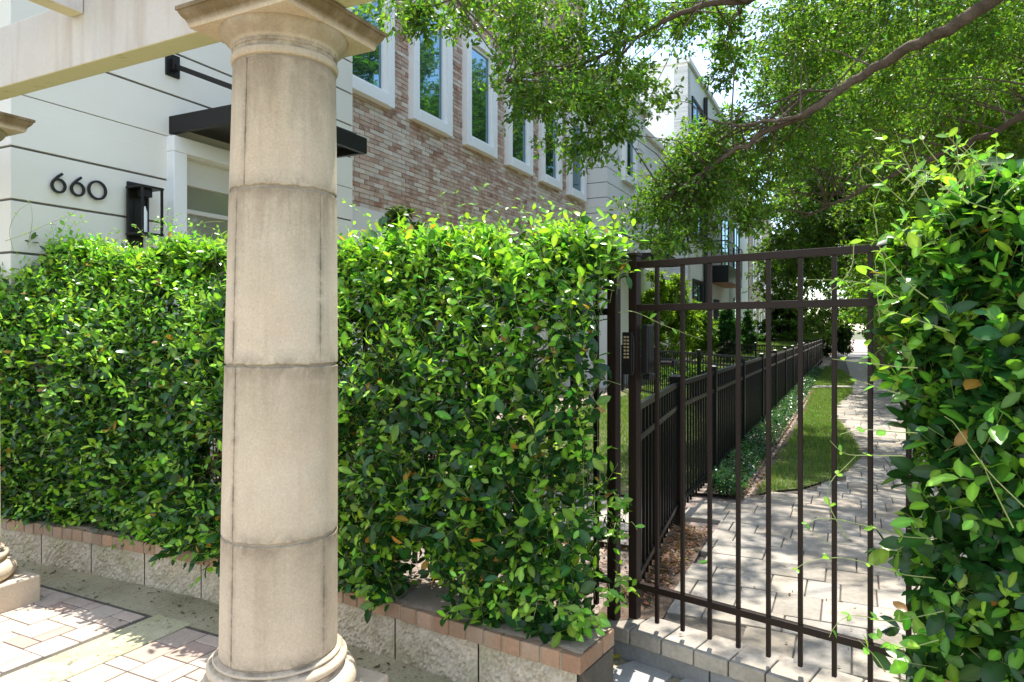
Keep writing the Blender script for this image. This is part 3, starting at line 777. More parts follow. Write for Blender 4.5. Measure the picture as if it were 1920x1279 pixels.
# ------------------------------------------------------------------ houses (street coordinates; root empties turned to the street)
def house(label, x, y, name='townhouse'):
    return thing(name, label, 'house', tuple(st(x, y, 0)), -ANG, 'townhouses along the walk', off=(x, y, 0))
def courses(mb, x0, x1, y0, y1, z0, z1, pitch, first, gap=.018):
    z = first
    while z > z0: z -= pitch
    while z < z1:
        a, b = max(z0, z + gap / 2), min(z1, z + pitch - gap / 2)
        if b - a > .03: mb.box(x0, x1, y0, y1, a, b)
        z += pitch
def window(root, x, y0, y1, z0, z1, trim=.16, deep=.10, glass='window_glass', mull=(), name='window', frame='white_frame', trans=()):
    g = MB(); t = trim
    g.box(x - .03, x + deep, y0, y0 + t, z0, z1); g.box(x - .03, x + deep, y1 - t, y1, z0, z1)
    g.box(x - .03, x + deep, y0 + t, y1 - t, z1 - t, z1); g.box(x - .03, x + deep + .012, y0 + t, y1 - t, z0, z0 + t)
    o = build(name, g, frame, root, bevel=.005)
    g = MB(); q = .055; a, b, c, d = y0 + t, y1 - t, z0 + t, z1 - t
    g.box(x - .02, x + .045, a, a + q, c, d); g.box(x - .02, x + .045, b - q, b, c, d); g.box(x - .02, x + .045, a + q, b - q, d - q, d); g.box(x - .02, x + .045, a + q, b - q, c, c + q)
    for m_ in mull: yy = a + (b - a) * m_; g.box(x - .02, x + .04, yy - .025, yy + .025, c + q, d - q)
    for m_ in trans: zz = c + (d - c) * m_; g.box(x - .02, x + .04, a + q, b - q, zz - .02, zz + .02)
    build('sash', g, frame, o, bevel=.003)
    g = MB(); g.box(x - .02, x + .018, a + q - .003, b - q + .003, c + q - .003, d - q + .003); build('pane', g, glass, o)
    return o
def canopy(root, xw, xo, y0, y1, z0, z1, rods, soffit='black_metal'):
    g = MB(); t = .05
    g.box(xo - t, xo, y0, y1, z0, z1); g.box(xw - .02, xo - t, y0, y0 + t, z0, z1); g.box(xw - .02, xo - t, y1 - t, y1, z0, z1)
    g.box(xw - .02, xo - t, y0 + t, y1 - t, z1 - .04, z1 - .006)
    o = build('canopy', g, 'black_metal', root, bevel=.004)
    g = MB(); g.box(xw, xo - t - .002, y0 + t + .002, y1 - t - .002, z0 + .07, z0 + .085); build('soffit', g, soffit, o)
    for (yy, zw) in rods:
        g = MB(); g.bar((xw + .02, yy, zw), (xo - .08, yy, z1 + .02), .022, .045); g.box(xw - .01, xw + .02, yy - .07, yy + .07, zw - .10, zw + .10); g.box(xw + .015, xw + .06, yy - .03, yy + .03, zw - .05, zw + .05)
        build('canopy_rod', g, 'black_metal', root, bevel=.003)
    return o

h1 = house('nearest townhouse, white grooved entrance bay numbered 660 with a brick wing of tall windows', -5.5, 2.987)
P_ = .388; Z1 = 2.479
g = MB()
courses(g, -9, -5.5, 2.987, 4.36, 0, 3.12, P_, Z1); courses(g, -9, -5.5, 5.64, 6.869, 0, 3.12, P_, Z1)
courses(g, -9, -5.5, 2.987, 6.869, 3.264, 10.2, P_, Z1)
g.box(-9, -5.502, 2.99, 6.866, 3.117, 3.258)
build('entrance_bay', g, 'white_stucco', h1, bevel=.003)
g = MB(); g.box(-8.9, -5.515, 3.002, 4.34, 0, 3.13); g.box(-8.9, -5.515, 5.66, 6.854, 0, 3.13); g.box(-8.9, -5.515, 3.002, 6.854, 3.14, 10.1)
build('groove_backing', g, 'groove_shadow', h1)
g = MB(); g.box(-9, -5.912, 6.872, 16.335, 3.17, 9.4); build('wall_backing', g, 'brick_mortar', h1)
g = MB(); tt = []; rb = random.Random(31); z = 3.175; row = 0; BH, BL_ = .0655, .215
while z < 9.38:
    y = 6.874 - (row % 2) * BL_ / 2
    while y < 16.33:
        ya, yb = max(y, 6.874), min(y + BL_ - .008, 16.33)
        if yb - ya > .03:
            hz = BH - .0085 - rb.uniform(0, .004); x1 = -5.9 + rb.uniform(-.005, .005)
            ids = g.box(-5.95, x1, ya, yb, z, z + hz)
            for i in ids: g.v[i] = (g.v[i][0] + rb.uniform(-.002, .002), g.v[i][1] + rb.uniform(-.003, .003), g.v[i][2] + rb.uniform(-.0025, .0025))
            wz = .36 + .28 * math.sin(y * 1.1 + 2 * math.sin(z * .9)) * math.sin(z * 1.7 + 1)
            k = rb.random()
            c = (.64, .56, .485) if k < wz * .6 else (.55, .415, .34) if k < wz * .6 + .30 else (.44, .275, .205) if k < .86 else (.34, .185, .13)
            f = rb.uniform(.82, 1.15); tt += [tuple(q * f for q in c)] * len(ids)
        y += BL_
    z += BH; row += 1
build('brick_wing', g, 'facade_brick', h1, tint=tt)
g = MB(); g.box(-9, -5.875, 6.872, 16.335, 0, 3.168); build('wall_base', g, 'base_stucco', h1)
g = MB(); g.box(-9.1, -5.8, 6.872, 16.335, 9.402, 9.62); build('parapet', g, 'white_stucco', h1, bevel=.01)
for k in range(6):
    y0 = 7.06 + 1.60 * k; window(h1, -5.9, y0, y0 + 1.12, 4.66, 6.62)
# lower windows hidden behind the hedge are left out; door and surround
g = MB(); g.box(-5.6, -5.41, 4.28, 4.42, 0, 3.12); g.box(-5.6, -5.41, 5.58, 5.72, 0, 3.12); g.box(-5.6, -5.41, 4.28, 5.72, 3.122, 3.262)
build('door_surround', g, 'white_frame', h1, bevel=.006)
g = MB(); a, b = 4.422, 5.578
g.box(-5.66, -5.58, a, a + .06, 0.3, 3.118); g.box(-5.66, -5.58, b - .06, b, .3, 3.118); g.box(-5.66, -5.58, a + .06, b - .06, 2.88, 3.118); g.box(-5.66, -5.58, a + .06, b - .06, .3, .5)
g.box(-5.655, -5.585, a + .06, b - .06, 2.62, 2.66)
dr = build('door', g, 'base_stucco', h1, bevel=.004)
g = MB(); g.box(-5.65, -5.62, a + .055, b - .055, .49, 2.89); build('pane', g, 'door_glass', dr)
g = MB(); g.box(-5.575, -5.53, b - .13, b - .10, 1.2, 1.7); build('handle', g, 'black_metal', dr, bevel=.004)
canopy(h1, -5.5, -4.35, 4.30, 5.66, 3.287, 3.443, ((4.33, 3.905), (5.58, 3.905)))
# street number
def ring(mb, yc, zc, r, x, t=.0085, dp=.018, n=40, squash=1.0):
    vs = []
    for k in range(n):
        a = 2 * math.pi * k / n
        for rr, xx in ((r - t, x), (r + t, x), (r + t, x + dp), (r - t, x + dp)):
            vs.append((xx, yc + rr * math.cos(a) * squash, zc + rr * math.sin(a)))
    fs = []
    for k in range(n):
        q = ((k + 1) % n) * 4
        for j in range(4): fs.append((k * 4 + j, k * 4 + (j + 1) % 4, q + (j + 1) % 4, q + j))
    mb.add(vs, fs)
X0 = -5.482
for kind, yc, zc in (('6', 3.313, 0), ('6', 3.460, 0), ('0', 3.620, 0)):
    g = MB()
    if kind == '0': ring(g, yc, 2.653, .070, X0)
    else:
        ring(g, yc, 2.632, .049, X0)
        pts = []
        for k in range(9):                  # the swept stem of the six
            t = k / 8; yy = yc - .049 + .000 * t + .078 * t ** 1.5; zz = 2.638 + .092 * t; pts.append((yy, zz))
        for (ya, za), (yb, zb) in zip(pts, pts[1:]): g.bar((X0 + .009, ya, za), (X0 + .009, yb, zb), .018, .017, up=(1, 0, 0))
    g.box(-5.51, X0 + .002, yc - .003, yc + .003, 2.58, 2.586)
    build('house_number', g, 'black_metal', h1)
# wall lantern
ly0, ly1, lx0, lx1, lz0, lz1 = 3.86, 4.06, -5.46, -5.26, 2.32, 2.73
g = MB(); t = .018
g.box(-5.5, -5.475, 3.89, 4.03, 2.22, 2.78); g.box(-5.475, -5.45, 3.93, 3.99, 2.40, 2.65)
for a in (ly0, ly1 - t):
    for b in (lx0, lx1 - t): g.box(b, b + t, a, a + t, lz0 + t, lz1 - t)
g.box(lx0 - .004, lx1 + .004, ly0 - .004, ly1 + .004, lz1 - t, lz1); g.box(lx0 - .004, lx1 + .004, ly0 - .004, ly1 + .004, lz0, lz0 + t)
g.box(lx0 + .06, lx1 - .06, ly0 + .06, ly1 - .06, lz1 - .085, lz1 - t)
g.box(lx0 - .003, lx0 + .003, ly0 + t, ly1 - t, lz0 + t, lz1 - t)
lan = build('wall_lantern', g, 'black_metal', h1, bevel=.002)
g = MB(); g.lathe([(.018, lz0 + t), (.018, lz0 + .20), (.004, lz0 + .25)], 16, ((lx0 + lx1) / 2, (ly0 + ly1) / 2)); build('candle_lamp', g, 'white_frame', lan, smooth=True)

h2 = house('second townhouse, pale grey grooved corner block with one narrow upper window', -5.337, 16.34)
g = MB(); courses(g, -9.5, -5.337, 16.342, 19.9, 3.3, 7.7, .37, 5.52); build('grooved_corner', g, 'grey_stucco', h2, bevel=.003)
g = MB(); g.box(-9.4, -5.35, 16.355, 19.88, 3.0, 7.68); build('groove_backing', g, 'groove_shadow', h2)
g = MB(); g.box(-9.5, -5.33, 16.342, 25.99, 0, 3.29); g.box(-9.5, -5.92, 19.905, 25.99, 3.295, 7.75); build('wall', g, 'grey_stucco', h2)
g = MB(); g.box(-9.6, -5.2, 16.25, 20.0, 7.70, 7.90); g.box(-9.6, -5.8, 20.02, 25.99, 7.752, 7.93); build('cornice', g, 'white_stucco', h2, bevel=.01)
window(h2, -5.337, 17.55, 18.75, 5.42, 6.9, trim=.18)
canopy(h2, -5.33, -4.2, 16.9, 19.6, 3.30, 3.44, ((17.0, 4.05), (19.4, 4.05)))
window(h2, -5.92, 21, 22.4, 4.6, 6.6, trim=.12); window(h2, -5.92, 23.3, 24.7, 4.6, 6.6, trim=.12)

h3 = house('tall white townhouse with painted brick piers, black balcony and dark windows', -5.4, 26)
g = MB(); g.box(-14, -5.405, 26.6, 43, 0, 11.4); g.box(-14, -5.402, 26.003, 26.598, 0, 11.4); build('wall', g, 'bright_stucco', h3)
g = MB(); g.box(-5.9, -5.385, 26.0, 26.45, 0, 11.3); g.box(-5.5, -5.36, 29.2, 33.2, 0, 9.6); g.box(-5.5, -5.38, 35.9, 36.9, 0, 9.6); build('brick_pier', g, 'painted_brick', h3, bevel=.004)
g = MB(); g.box(-14.1, -5.3, 25.9, 43.1, 11.402, 11.6); build('parapet', g, 'bright_stucco', h3, bevel=.01)
for a, b, c, d in ((26.75, 28.7, 5.0, 7.4), (26.75, 28.7, 8.6, 10.4), (26.9, 28.8, 1.0, 3.5), (33.4, 35.6, 4.5, 7.0), (37.3, 39.2, 4.6, 7), (37.3, 39.2, 1.2, 3.2)):
    window(h3, -5.40, a, b, c, d, trim=.07, mull=(.5,), frame='black_metal', deep=.06)
g = MB(); g.tube([(-5.30, 29.05, .3), (-5.30, 29.05, 11)], .09, 8); build('downspout', g, 'black_metal', h3)
g = MB(); g.box(-5.36, -5.2, 30.9, 31.3, 5.7, 6.25); g.box(-5.25, -5.12, 30.95, 31.25, 5.78, 6.18); build('wall_sconce', g, 'black_metal', h3, bevel=.01)
g = MB(); g.box(-5.37, -4.59, 30.3, 34.5, 3.56, 4.28); bl = build('balcony', g, 'fence_metal', h3, bevel=.01)
g = MB(); g.box(-5.36, -4.62, 30.33, 34.47, 3.54, 3.558); build('soffit', g, 'wood_soffit', bl)
g = MB()
for z in (4.45, 4.62, 4.79, 4.96, 5.13): g.box(-5.36, -4.6, 30.32, 30.335, z, z + .018); g.box(-4.62, -4.602, 30.34, 34.46, z, z + .018)
g.box(-5.36, -4.58, 30.30, 30.345, 5.28, 5.33); g.box(-4.63, -4.585, 30.35, 34.48, 5.28, 5.33)
for a, b in ((-5.3, 30.31), (-4.625, 30.31), (-4.625, 31.7), (-4.625, 33.1), (-4.625, 34.4)): g.box(a, a + .04, b, b + .04, 4.282, 5.279)
build('railing', g, 'black_metal', bl)
g = MB(); g.box(-5.395, -5.33, 31.2, 32.6, .25, 2.9); build('door', g, 'dark_void', h3, bevel=.01)

h4 = house('fourth townhouse, pinkish brick with tall narrow white windows beyond the balcony', -5.4, 43.5)
g = MB(); g.box(-12, -5.4, 43.5, 57, 0, 9.3); build('brick_wing', g, 'pale_brick', h4)
g = MB(); g.box(-12, -5.3, 43.4, 57.1, 9.302, 9.6); build('parapet', g, 'white_stucco', h4)
for k in range(4):
    window(h4, -5.4, 44.6 + 3 * k, 46.0 + 3 * k, 4.4, 7.8, trim=.25); window(h4, -5.4, 44.6 + 3 * k, 46.0 + 3 * k, .8, 3.0, trim=.25)
canopy(h4, -5.4, -4.2, 47, 50, 3.3, 3.45, ((47.1, 4.2), (49.8, 4.2)))
h5 = house('farthest townhouse in view, grey grooved block at the end of the row', -5.0, 58)
g = MB(); courses(g, -12, -5.0, 58, 78, 0, 8.6, .55, .2, .03); build('grooved_wall', g, 'grey_stucco', h5)
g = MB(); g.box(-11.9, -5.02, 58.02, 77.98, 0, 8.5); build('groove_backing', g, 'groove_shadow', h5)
window(h5, -5.0, 62, 64, 4.6, 7, trim=.15); window(h5, -5.0, 67, 69, 4.6, 7, trim=.15)
canopy(h5, -5.0, -3.8, 60, 63, 3.2, 3.4, ())
# far house with an orange tiled roof at the end of the walk
fh = thing('far_house', 'far cream house with an orange tiled roof at the end of the walk', 'house', tuple(st(-1.5, 92, 0)), -ANG, None, off=(-1.5, 92, 0))
g = MB(); g.box(-9.6, -6, 92, 104, 0, 6.6); build('wall', g, 'cream_wall', fh)
g = MB(); g.add([(-10.1, 91.4, 6.6), (-5.5, 91.4, 6.6), (-5.5, 104.6, 6.6), (-10.1, 104.6, 6.6), (-7.8, 96, 8.6), (-7.8, 100, 8.6)], [(0, 1, 4), (1, 2, 5, 4), (2, 3, 5), (3, 0, 4, 5), (3, 2, 1, 0)]); build('roof', g, 'orange_tile', fh)
for x in (-9.2, -7.6):
    for a, b in ((1.2, 3.0), (4.4, 6.2)): g = MB(); g.box(x, x + 1.3, 91.95, 92.05, a, b); build('window', g, 'window_glass', fh)


# ------------------------------------------------------------------ fences and gate
def post(mb, p, w, z0, z1, rot, cap=True, m=0):
    a = Vector((math.cos(rot), math.sin(rot), 0)); b = Vector((-math.sin(rot), math.cos(rot), 0))
    mb.obox((p[0], p[1], (z0 + z1) / 2), (a, b, (0, 0, 1)), (w / 2, w / 2, (z1 - z0) / 2), m)
    if cap:
        h = w / 2 + .005; vs = [Vector((p[0], p[1], z1)) + a * (i * h) + b * (j * h) for i, j in ((-1, -1), (1, -1), (1, 1), (-1, 1))]
        v2 = [v + Vector((0, 0, .014)) for v in vs]; v3 = [Vector((p[0], p[1], z1 + .026)) + a * (i * h * .45) + b * (j * h * .45) for i, j in ((-1, -1), (1, -1), (1, 1), (-1, 1))]
        fs = [(3, 2, 1, 0)] + [(k, (k + 1) % 4, 4 + (k + 1) % 4, 4 + k) for k in range(4)] + [(4 + k, 4 + (k + 1) % 4, 8 + (k + 1) % 4, 8 + k) for k in range(4)] + [(8, 9, 10, 11)]
        mb.add(vs + v2 + v3, fs, m)
GROT = math.atan2(GD.y, GD.x)
def panel(p, q, zt, zb, rails, pitch=.105, pw=.016, top=None):
    mb = MB(); p = Vector((p[0], p[1], 0)); q = Vector((q[0], q[1], 0)); d = (q - p); L = d.length; d.normalize(); nr = Vector((-d.y, d.x, 0))
    for z in rails: c = (p + q) / 2; mb.obox((c.x, c.y, z), (d, nr, (0, 0, 1)), (L / 2, .0135, .016))
    n_ = int(L / pitch)
    for k in range(n_):
        c = p + d * ((k + .5) * L / n_); mb.obox((c.x, c.y, (zt + zb) / 2), (d, nr, (0, 0, 1)), (pw / 2, pw / 2, (zt - zb) / 2))
    return mb
sf = thing('street_fence', 'long low black metal fence running beside the walk into the distance', 'fence', tuple(st(-1.1, 4.94, GZ)), 0, 'black metal garden fences', off=tuple(st(-1.1, 4.94, GZ)))
ys = [3.42, 4.94, 6.41, 8.27, 10.17, 12.1, 14.0, 15.9, 17.8, 19.7, 21.6, 23.5, 25.4, 27.3, 29.2, 31.1, 33.0]
xs_ = [-.955] + [-1.1] * 20
for k in range(len(ys) - 1):
    p, q = st(xs_[k], ys[k]), st(xs_[k + 1], ys[k + 1])
    build('fence_panel', panel(p, q, 1.135, .225, (1.14, .985, .30)), 'fence_metal', sf)
for k in range(1, len(ys)):
    g = MB(); post(g, st(xs_[k], ys[k]), .085 if k == 1 else .06, .12, 1.185, -ANG); build('post', g, 'fence_metal', sf, bevel=.003)
def cross(a, b, label, n):
    f = thing('cross_fence', label, 'fence', tuple(st(*a, GZ)), 0, 'black metal garden fences', off=tuple(st(*a, GZ)))
    A, B = Vector(a), Vector(b)
    for k in range(n):
        p, q = A.lerp(B, k / n), A.lerp(B, (k + 1) / n)
        build('fence_panel', panel(st(*p), st(*q), 1.12, .24, (1.13, .985, .29)), 'fence_metal', f)
        g = MB(); post(g, st(*q), .055, .12, 1.18, -ANG); build('post', g, 'fence_metal', f, bevel=.003)
cross((-1.13, 10.3), (-4.6, 15.2), 'nearer black cross fence between two front lawns, beyond the gate', 3)
cross((-1.13, 17.6), (-4.6, 24.0), 'farther black cross fence between two front lawns, by the clipped box hedge', 3)
cross((-1.12, 29.2), (-4.6, 33.0), 'third black cross fence far down the row, in front of the dark shrubs', 2)

# gate
gt = thing('gate', 'tall open bar bronze metal gate at the top of the paver step, closed', 'gate', tuple(gp(.6, 0, GZ)), 0, None, off=tuple(gp(.6, 0, GZ)))
ZT, ZM, ZB = CAMH + .305, CAMH + .105, CAMH - 1.178
g = MB(); post(g, gp(0, 0), .043, .185, CAMH + .345, GROT); build('stile', g, 'bronze_metal', gt, bevel=.003)
g = MB(); post(g, gp(1.262, 0), .043, .185, CAMH + .345, GROT); build('stile', g, 'bronze_metal', gt, bevel=.003)
for z in (ZT, ZM, ZB):
    g = MB(); c = gp(.631, 0, z); g.obox(c, (GD, GN, (0, 0, 1)), (.609, .0135, .0150)); build('rail', g, 'bronze_metal', gt, bevel=.002)
for k in range(9):
    g = MB(); s = .116 + .1265 * k; c = gp(s, 0, (ZT - .015 + .19) / 2); g.obox(c, (GD, GN, (0, 0, 1)), (.0085, .0085, (ZT - .015 - .19) / 2)); build('picket', g, 'bronze_metal', gt, bevel=.002)
g = MB(); c = gp(-.012, -.036, CAMH - .105); g.obox(c, (GD, GN, (0, 0, 1)), (.027, .013, .098)); 
lk_ = build('lock', g, 'black_metal', gt, bevel=.004)
g = MB(); g.obox(gp(.062, .012, CAMH - .085), (GD, GN, (0, 0, 1)), (.017, .03, .112)); g.obox(gp(.06, .03, CAMH - .212), (GD, GN, (0, 0, 1)), (.022, .03, .012)); build('strike_box', g, 'black_metal', lk_, bevel=.006)
g = MB()
for i in range(2):
    for j in range(7): g.obox(gp(-.024 + .016 * i, -.048, CAMH - .030 - .0155 * j), (GD, GN, (0, 0, 1)), (.0055, .003, .0045))
build('keypad', g, 'keypad_button', lk_, bevel=.001)
g = MB(); g.tube([gp(.012, -.05, CAMH - .02), gp(.024, -.052, CAMH - .03), gp(.026, -.052, CAMH - .10), gp(.024, -.052, CAMH - .19), gp(.012, -.05, CAMH - .205)], .0035, 6); build('pull_handle', g, 'black_metal', lk_, smooth=True); g = MB(); g.tube([gp(.10, .07, CAMH - .15), gp(.165, .075, CAMH - .15)], .011, 8); g.lathe([(.014, CAMH - .165), (.017, CAMH - .15), (.014, CAMH - .135)], 12, tuple(gp(.168, .075)[:2])); build('latch_knob', g, 'black_metal', lk_, smooth=True)
g = MB(); post(g, gp(-.113, 0), .048, -.0, CAMH + .352, GROT)
setp(build('gate_post', g, 'bronze_metal', bevel=.003, off=tuple(gp(-.113, 0))), 'dark metal gate post on the lock side, against the end of the left hedge', 'post', 'fixed posts of the gate').location = gp(-.113, 0)
g = MB(); post(g, gp(1.338, 0), .05, .0, CAMH + .352, GROT)
setp(build('gate_post', g, 'bronze_metal', bevel=.003, off=tuple(gp(1.338, 0))), 'dark metal gate post on the hinge side, wrapped by the right hand vine', 'post', 'fixed posts of the gate').location = gp(1.338, 0)

# fence inside the left hedge
FO = .655
hf = thing('hedge_fence', 'tall dark metal fence swallowed by the left hedge, pickets showing through the leaves', 'fence', tuple(wpt(0, FO, .13)), 0, None, off=tuple(wpt(0, FO, .13)))
pa = [gp(-.145, 0)] + [wpt(s, FO, 0) for s in (.95, 2.3, 3.7, 5.2)]
for a, b in zip(pa, pa[1:]):
    build('fence_panel', panel(a, b, CAMH + .28, .20, (CAMH + .29, CAMH + .09, .33), pitch=.122, pw=.022), 'fence_metal', hf)
for p in pa[1:]:
    g = MB(); post(g, p, .055, .1, CAMH + .34, GROT); build('post', g, 'fence_metal', hf)

# ------------------------------------------------------------------ jasmine hedges
def sn(a, b, seed):
    r_ = np.random.default_rng(seed); v = 0
    for k in range(5):
        f = 1.6 * 1.7 ** k; v = v + np.sin(a * f * r_.uniform(.7, 1.3) + b * f * r_.uniform(-1.2, 1.2) + r_.uniform(0, 6)) * .6 ** k
    return v / 1.6
UP = np.array([0, 0, 1.])
def hedge_leaves(cen, out, s, zc, hh, hw, seed, keepf, n, nleaf, Ls, young_sunlit_top, dark, bright):
    """shoots grown from a soft-edged hedge body; returns leaves and stems"""
    u = RNG.random(n); zt = zc + hh * (1 + .05 * sn(s * 1.3, s * 0, seed + 3)); rd = 1.0
    zf = .26 + (zt - .26) * RNG.random(n); of = np.full(n, 1.0) * hw
    tt_ = np.clip((zf - (zt - rd)) / rd, 0, 1); of = hw * (1 - 1.25 * tt_ ** 1.7); ang = .15 + 1.0 * tt_
    isback = u > .90; istop = (u > .76) & ~isback
    ot = hw * RNG.uniform(-1, -.05, n); ztop = zt - .10 * (ot / hw) ** 2 - .01
    o = np.where(istop, ot, np.where(isback, -of, of)); z = np.where(istop, ztop, zf)
    th = np.where(istop, 1.4, np.where(isback, math.pi - ang, ang))
    ct, si = np.cos(th), np.sin(th); nz = sn(s, z * 1.6, seed)
    depth = np.abs(RNG.normal(size=n)) * (.075 if seed == 3 else .12); stray = RNG.random(n) < .06; depth[stray] -= .07 * RNG.random(stray.sum())
    o = o * (1 + .26 * nz) - ct * depth; z = z - si * depth
    base = cen + out * o[:, None]; base = np.concatenate([base[:, :2], z[:, None]], 1)
    nrm = unit(out * ct[:, None] + UP * si[:, None])
    k = keepf(s, z, o) * (1 + .0 * z); keep = (RNG.random(n) < k) & (sn(s * 2.2, z * 2.4, seed + 9) > -.78)
    base, nrm, z, th, s = base[keep], nrm[keep], z[keep], th[keep], s[keep]; n = len(base)
    d = unit(nrm * .7 + UP * .55 + RNG.normal(size=(n, 3)) * .55)
    L = .06 + .13 * RNG.random(n) ** 1.5
    tip = base + d * L[:, None]
    yp = RNG.random(n) < (.24 + young_sunlit_top * np.clip(np.sin(th), 0, 1) ** 1.3)  # young bright leaves; share raised towards the top to colour in sunlight
    P, D, NN, LL, CC, WW = [], [], [], [], [], []
    side0 = unit(np.cross(d, rand_unit(n))); side1 = np.cross(d, side0)
    for j in range(nleaf):
        u = (j // 2 + .35) / (nleaf / 2); sd = (side0 if (j // 2) % 2 == 0 else side1) * (1 if j % 2 else -1)
        has = RNG.random(n) < .9
        ld = unit(sd * (1.0 - .35 * u) + d * (.35 + .5 * u) + RNG.normal(size=(n, 3)) * .28 - UP * .12)
        ln = unit(UP * .55 + nrm * .55 + d * .3 + RNG.normal(size=(n, 3)) * .42)
        l = Ls * (.5 + .75 * RNG.random(n)) * (1.05 - .35 * u * yp)
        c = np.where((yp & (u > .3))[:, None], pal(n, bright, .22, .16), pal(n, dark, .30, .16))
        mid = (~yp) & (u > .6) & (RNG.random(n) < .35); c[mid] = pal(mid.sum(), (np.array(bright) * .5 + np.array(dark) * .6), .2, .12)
        odd = RNG.random(n) < .009; c[odd] = pal(odd.sum(), (.38, .20, .04), .2, .1)
        P.append((base + d * (L * u)[:, None] + ld * .004)[has]); D.append(ld[has]); NN.append(ln[has]); LL.append(l[has]); WW.append((l * (.44 + .18 * RNG.random(n)))[has]); CC.append(c[has])
    return [np.concatenate(q) for q in (P, D, NN, LL, WW, CC)], base, tip, nrm
def tendril(pts, Lleaf, step, bright):
    """a wandering runner with paired leaves"""
    c = curve_pts(pts, .012); P, D, N, L, C = [], [], [], [], []
    acc = 0; k = 0
    for i in range(3, len(c) - 1):
        acc += .012
        if acc > step * (.75 + .5 * random.random()):
            acc = 0; k += 1; d = (c[i + 1] - c[i - 1]).normalized(); sd = d.cross(Vector((random.gauss(0, .4), random.gauss(0, .4), 1))).normalized()
            for sg in (-1, 1):
                if random.random() < .12: continue
                l = Lleaf * random.uniform(.55, 1.1) * (1.05 - .45 * i / len(c))
                P.append(c[i]); D.append(sd * sg * .9 + d * .55 + Vector((random.gauss(0, .3), random.gauss(0, .3), random.gauss(.05, .3)))); L.append(l)
                N.append(Vector((random.gauss(0, .4), -.5 + random.gauss(0, .4), .8))); C.append(np.clip(np.array(bright) * random.uniform(.7, 1.25) * np.array([random.uniform(.75, 1.25), 1, random.uniform(.7, 1.3)]), .01, .9))
    return c, P, D, N, L, C

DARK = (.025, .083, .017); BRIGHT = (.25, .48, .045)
def finish_hedge(root, pack, base, tip, tends, woody, leaf=.06):
    P, D, N, L, W_, C = pack; small = MB()
    for pts, l, st_, r0 in tends:
        c, p, d, nn_, ll, cc = tendril(pts, l, st_, (.20, .40, .05))
        g = MB() if r0 >= .0017 else small; g.tube([q for q in c[::2]], [r0 * (1 - .6 * i / max(1, len(c[::2]))) for i in range(len(c[::2]))], 5)
        if r0 >= .0017: build('runner', g, 'green_stem', root, smooth=True)
        if p:
            P = np.concatenate([P, np.array(p)]); D = np.concatenate([D, np.array(d)]); N = np.concatenate([N, np.array(nn_)]); L = np.concatenate([L, ll]); W_ = np.concatenate([W_, np.array(ll) * .58]); C = np.concatenate([C, np.array(cc)])
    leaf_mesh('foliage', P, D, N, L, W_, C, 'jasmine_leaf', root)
    stick_mesh('shoots', base - (tip - base) * .5, tip, .0013, .0008, 'green_stem', root)
    g = small; g.m = [1] * len(g.m)
    for pts in woody: g.tube(pts, [.0055 - .0035 * i / len(pts) for i in range(len(pts))], 4)
    build('woody_stems', g, ['twig', 'green_stem'], root, smooth=True)

# left hedge
lh = thing('jasmine_hedge', 'long glossy green jasmine hedge behind the brick capped wall, left of the gate', 'hedge', tuple(wpt(2.3, .6, CAPT)), 0, 'jasmine hedges on the fence', off=tuple(wpt(2.3, .6, CAPT)))
n = 17500; s = RNG.uniform(.08, 5.8, n)
idx = np.clip((len(WC) - 1) - (s / .02).astype(int), 0, len(WC) - 1)
wc = np.array([tuple(p) for p in WC]); wn = np.array([tuple(p) for p in WN])
cen = wc[idx] + wn[idx] * (.35 + .07 * np.clip((s - 1.0) / .6, 0, 1) + .12 * np.clip((s - 2.4) / .5, 0, 1))[:, None]; out = -wn[idx]
end_t = np.clip((.5 - s) / .34, 0, 1)
def keep_left(s, z, o):
    k = np.ones(len(s)); thin = (s < 1.35) & (z > .85) & (z < 1.62); k[thin] = .62
    low = (z < .9) & (s < 1.5); k[low] *= .95
    k[(s < .25) & (z > .5)] *= .8; k[(z < .38)] *= 1.
    return k
lift = .02 * np.clip((s - 2.2) / .8, 0, 1) + .085 * np.clip((s - 3.7) / .7, 0, 1); hhv = .90 + lift - .07 * np.clip(1.3 - s, 0, 1); zcv = 1.10 + lift + .02 * np.sin(s * 2.1)
hwv = .40 * (1 - .4 * end_t) + .05 * np.clip((s - 1.5) / 2, 0, 1)
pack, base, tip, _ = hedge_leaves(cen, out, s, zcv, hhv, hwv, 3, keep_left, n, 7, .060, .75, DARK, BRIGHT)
tends = []
for k in range(95):                         # runners waving above the top and out of the face
    s0 = random.uniform(.3, 4.9); top = random.random() < .75
    if top:
        p = wpt(s0, .60 + random.uniform(-.15, .2), 1.90 + (.10 if s0 > 3 else .05 if s0 > 2.4 else 0) + random.uniform(-.05, .06)); h = random.uniform(.08, .34); a = random.uniform(-1, 1) * .3
        t, nn = wframe(s0); q = [p, p + Vector((0, 0, h * .6)) + t * a * .3, p + Vector((0, 0, h)) + t * a, p + Vector((0, 0, h * random.uniform(.7, 1.05))) + t * a * 1.7 - nn * random.uniform(-.1, .1)]
    else:
        p = wpt(s0, .25, random.uniform(.55, 1.4)); t, nn = wframe(s0); a = random.uniform(-.25, .25)
        q = [p, p - nn * .09 + t * a * .4 + Vector((0, 0, .04)), p - nn * .13 + t * a + Vector((0, 0, .0)), p - nn * .14 + t * a * 1.5 - Vector((0, 0, random.uniform(.02, .16)))]
    tends.append((q, random.uniform(.034, .055), .055, .0016))
def PX(lst, D, dD=0): return [at(a, b, D + dD * i) for i, (a, b) in enumerate(lst)]
tends.append((PX([(1160, 586), (1190, 585), (1250, 612), (1325, 640)], 3.12, -.03), .05, .11, .0018))
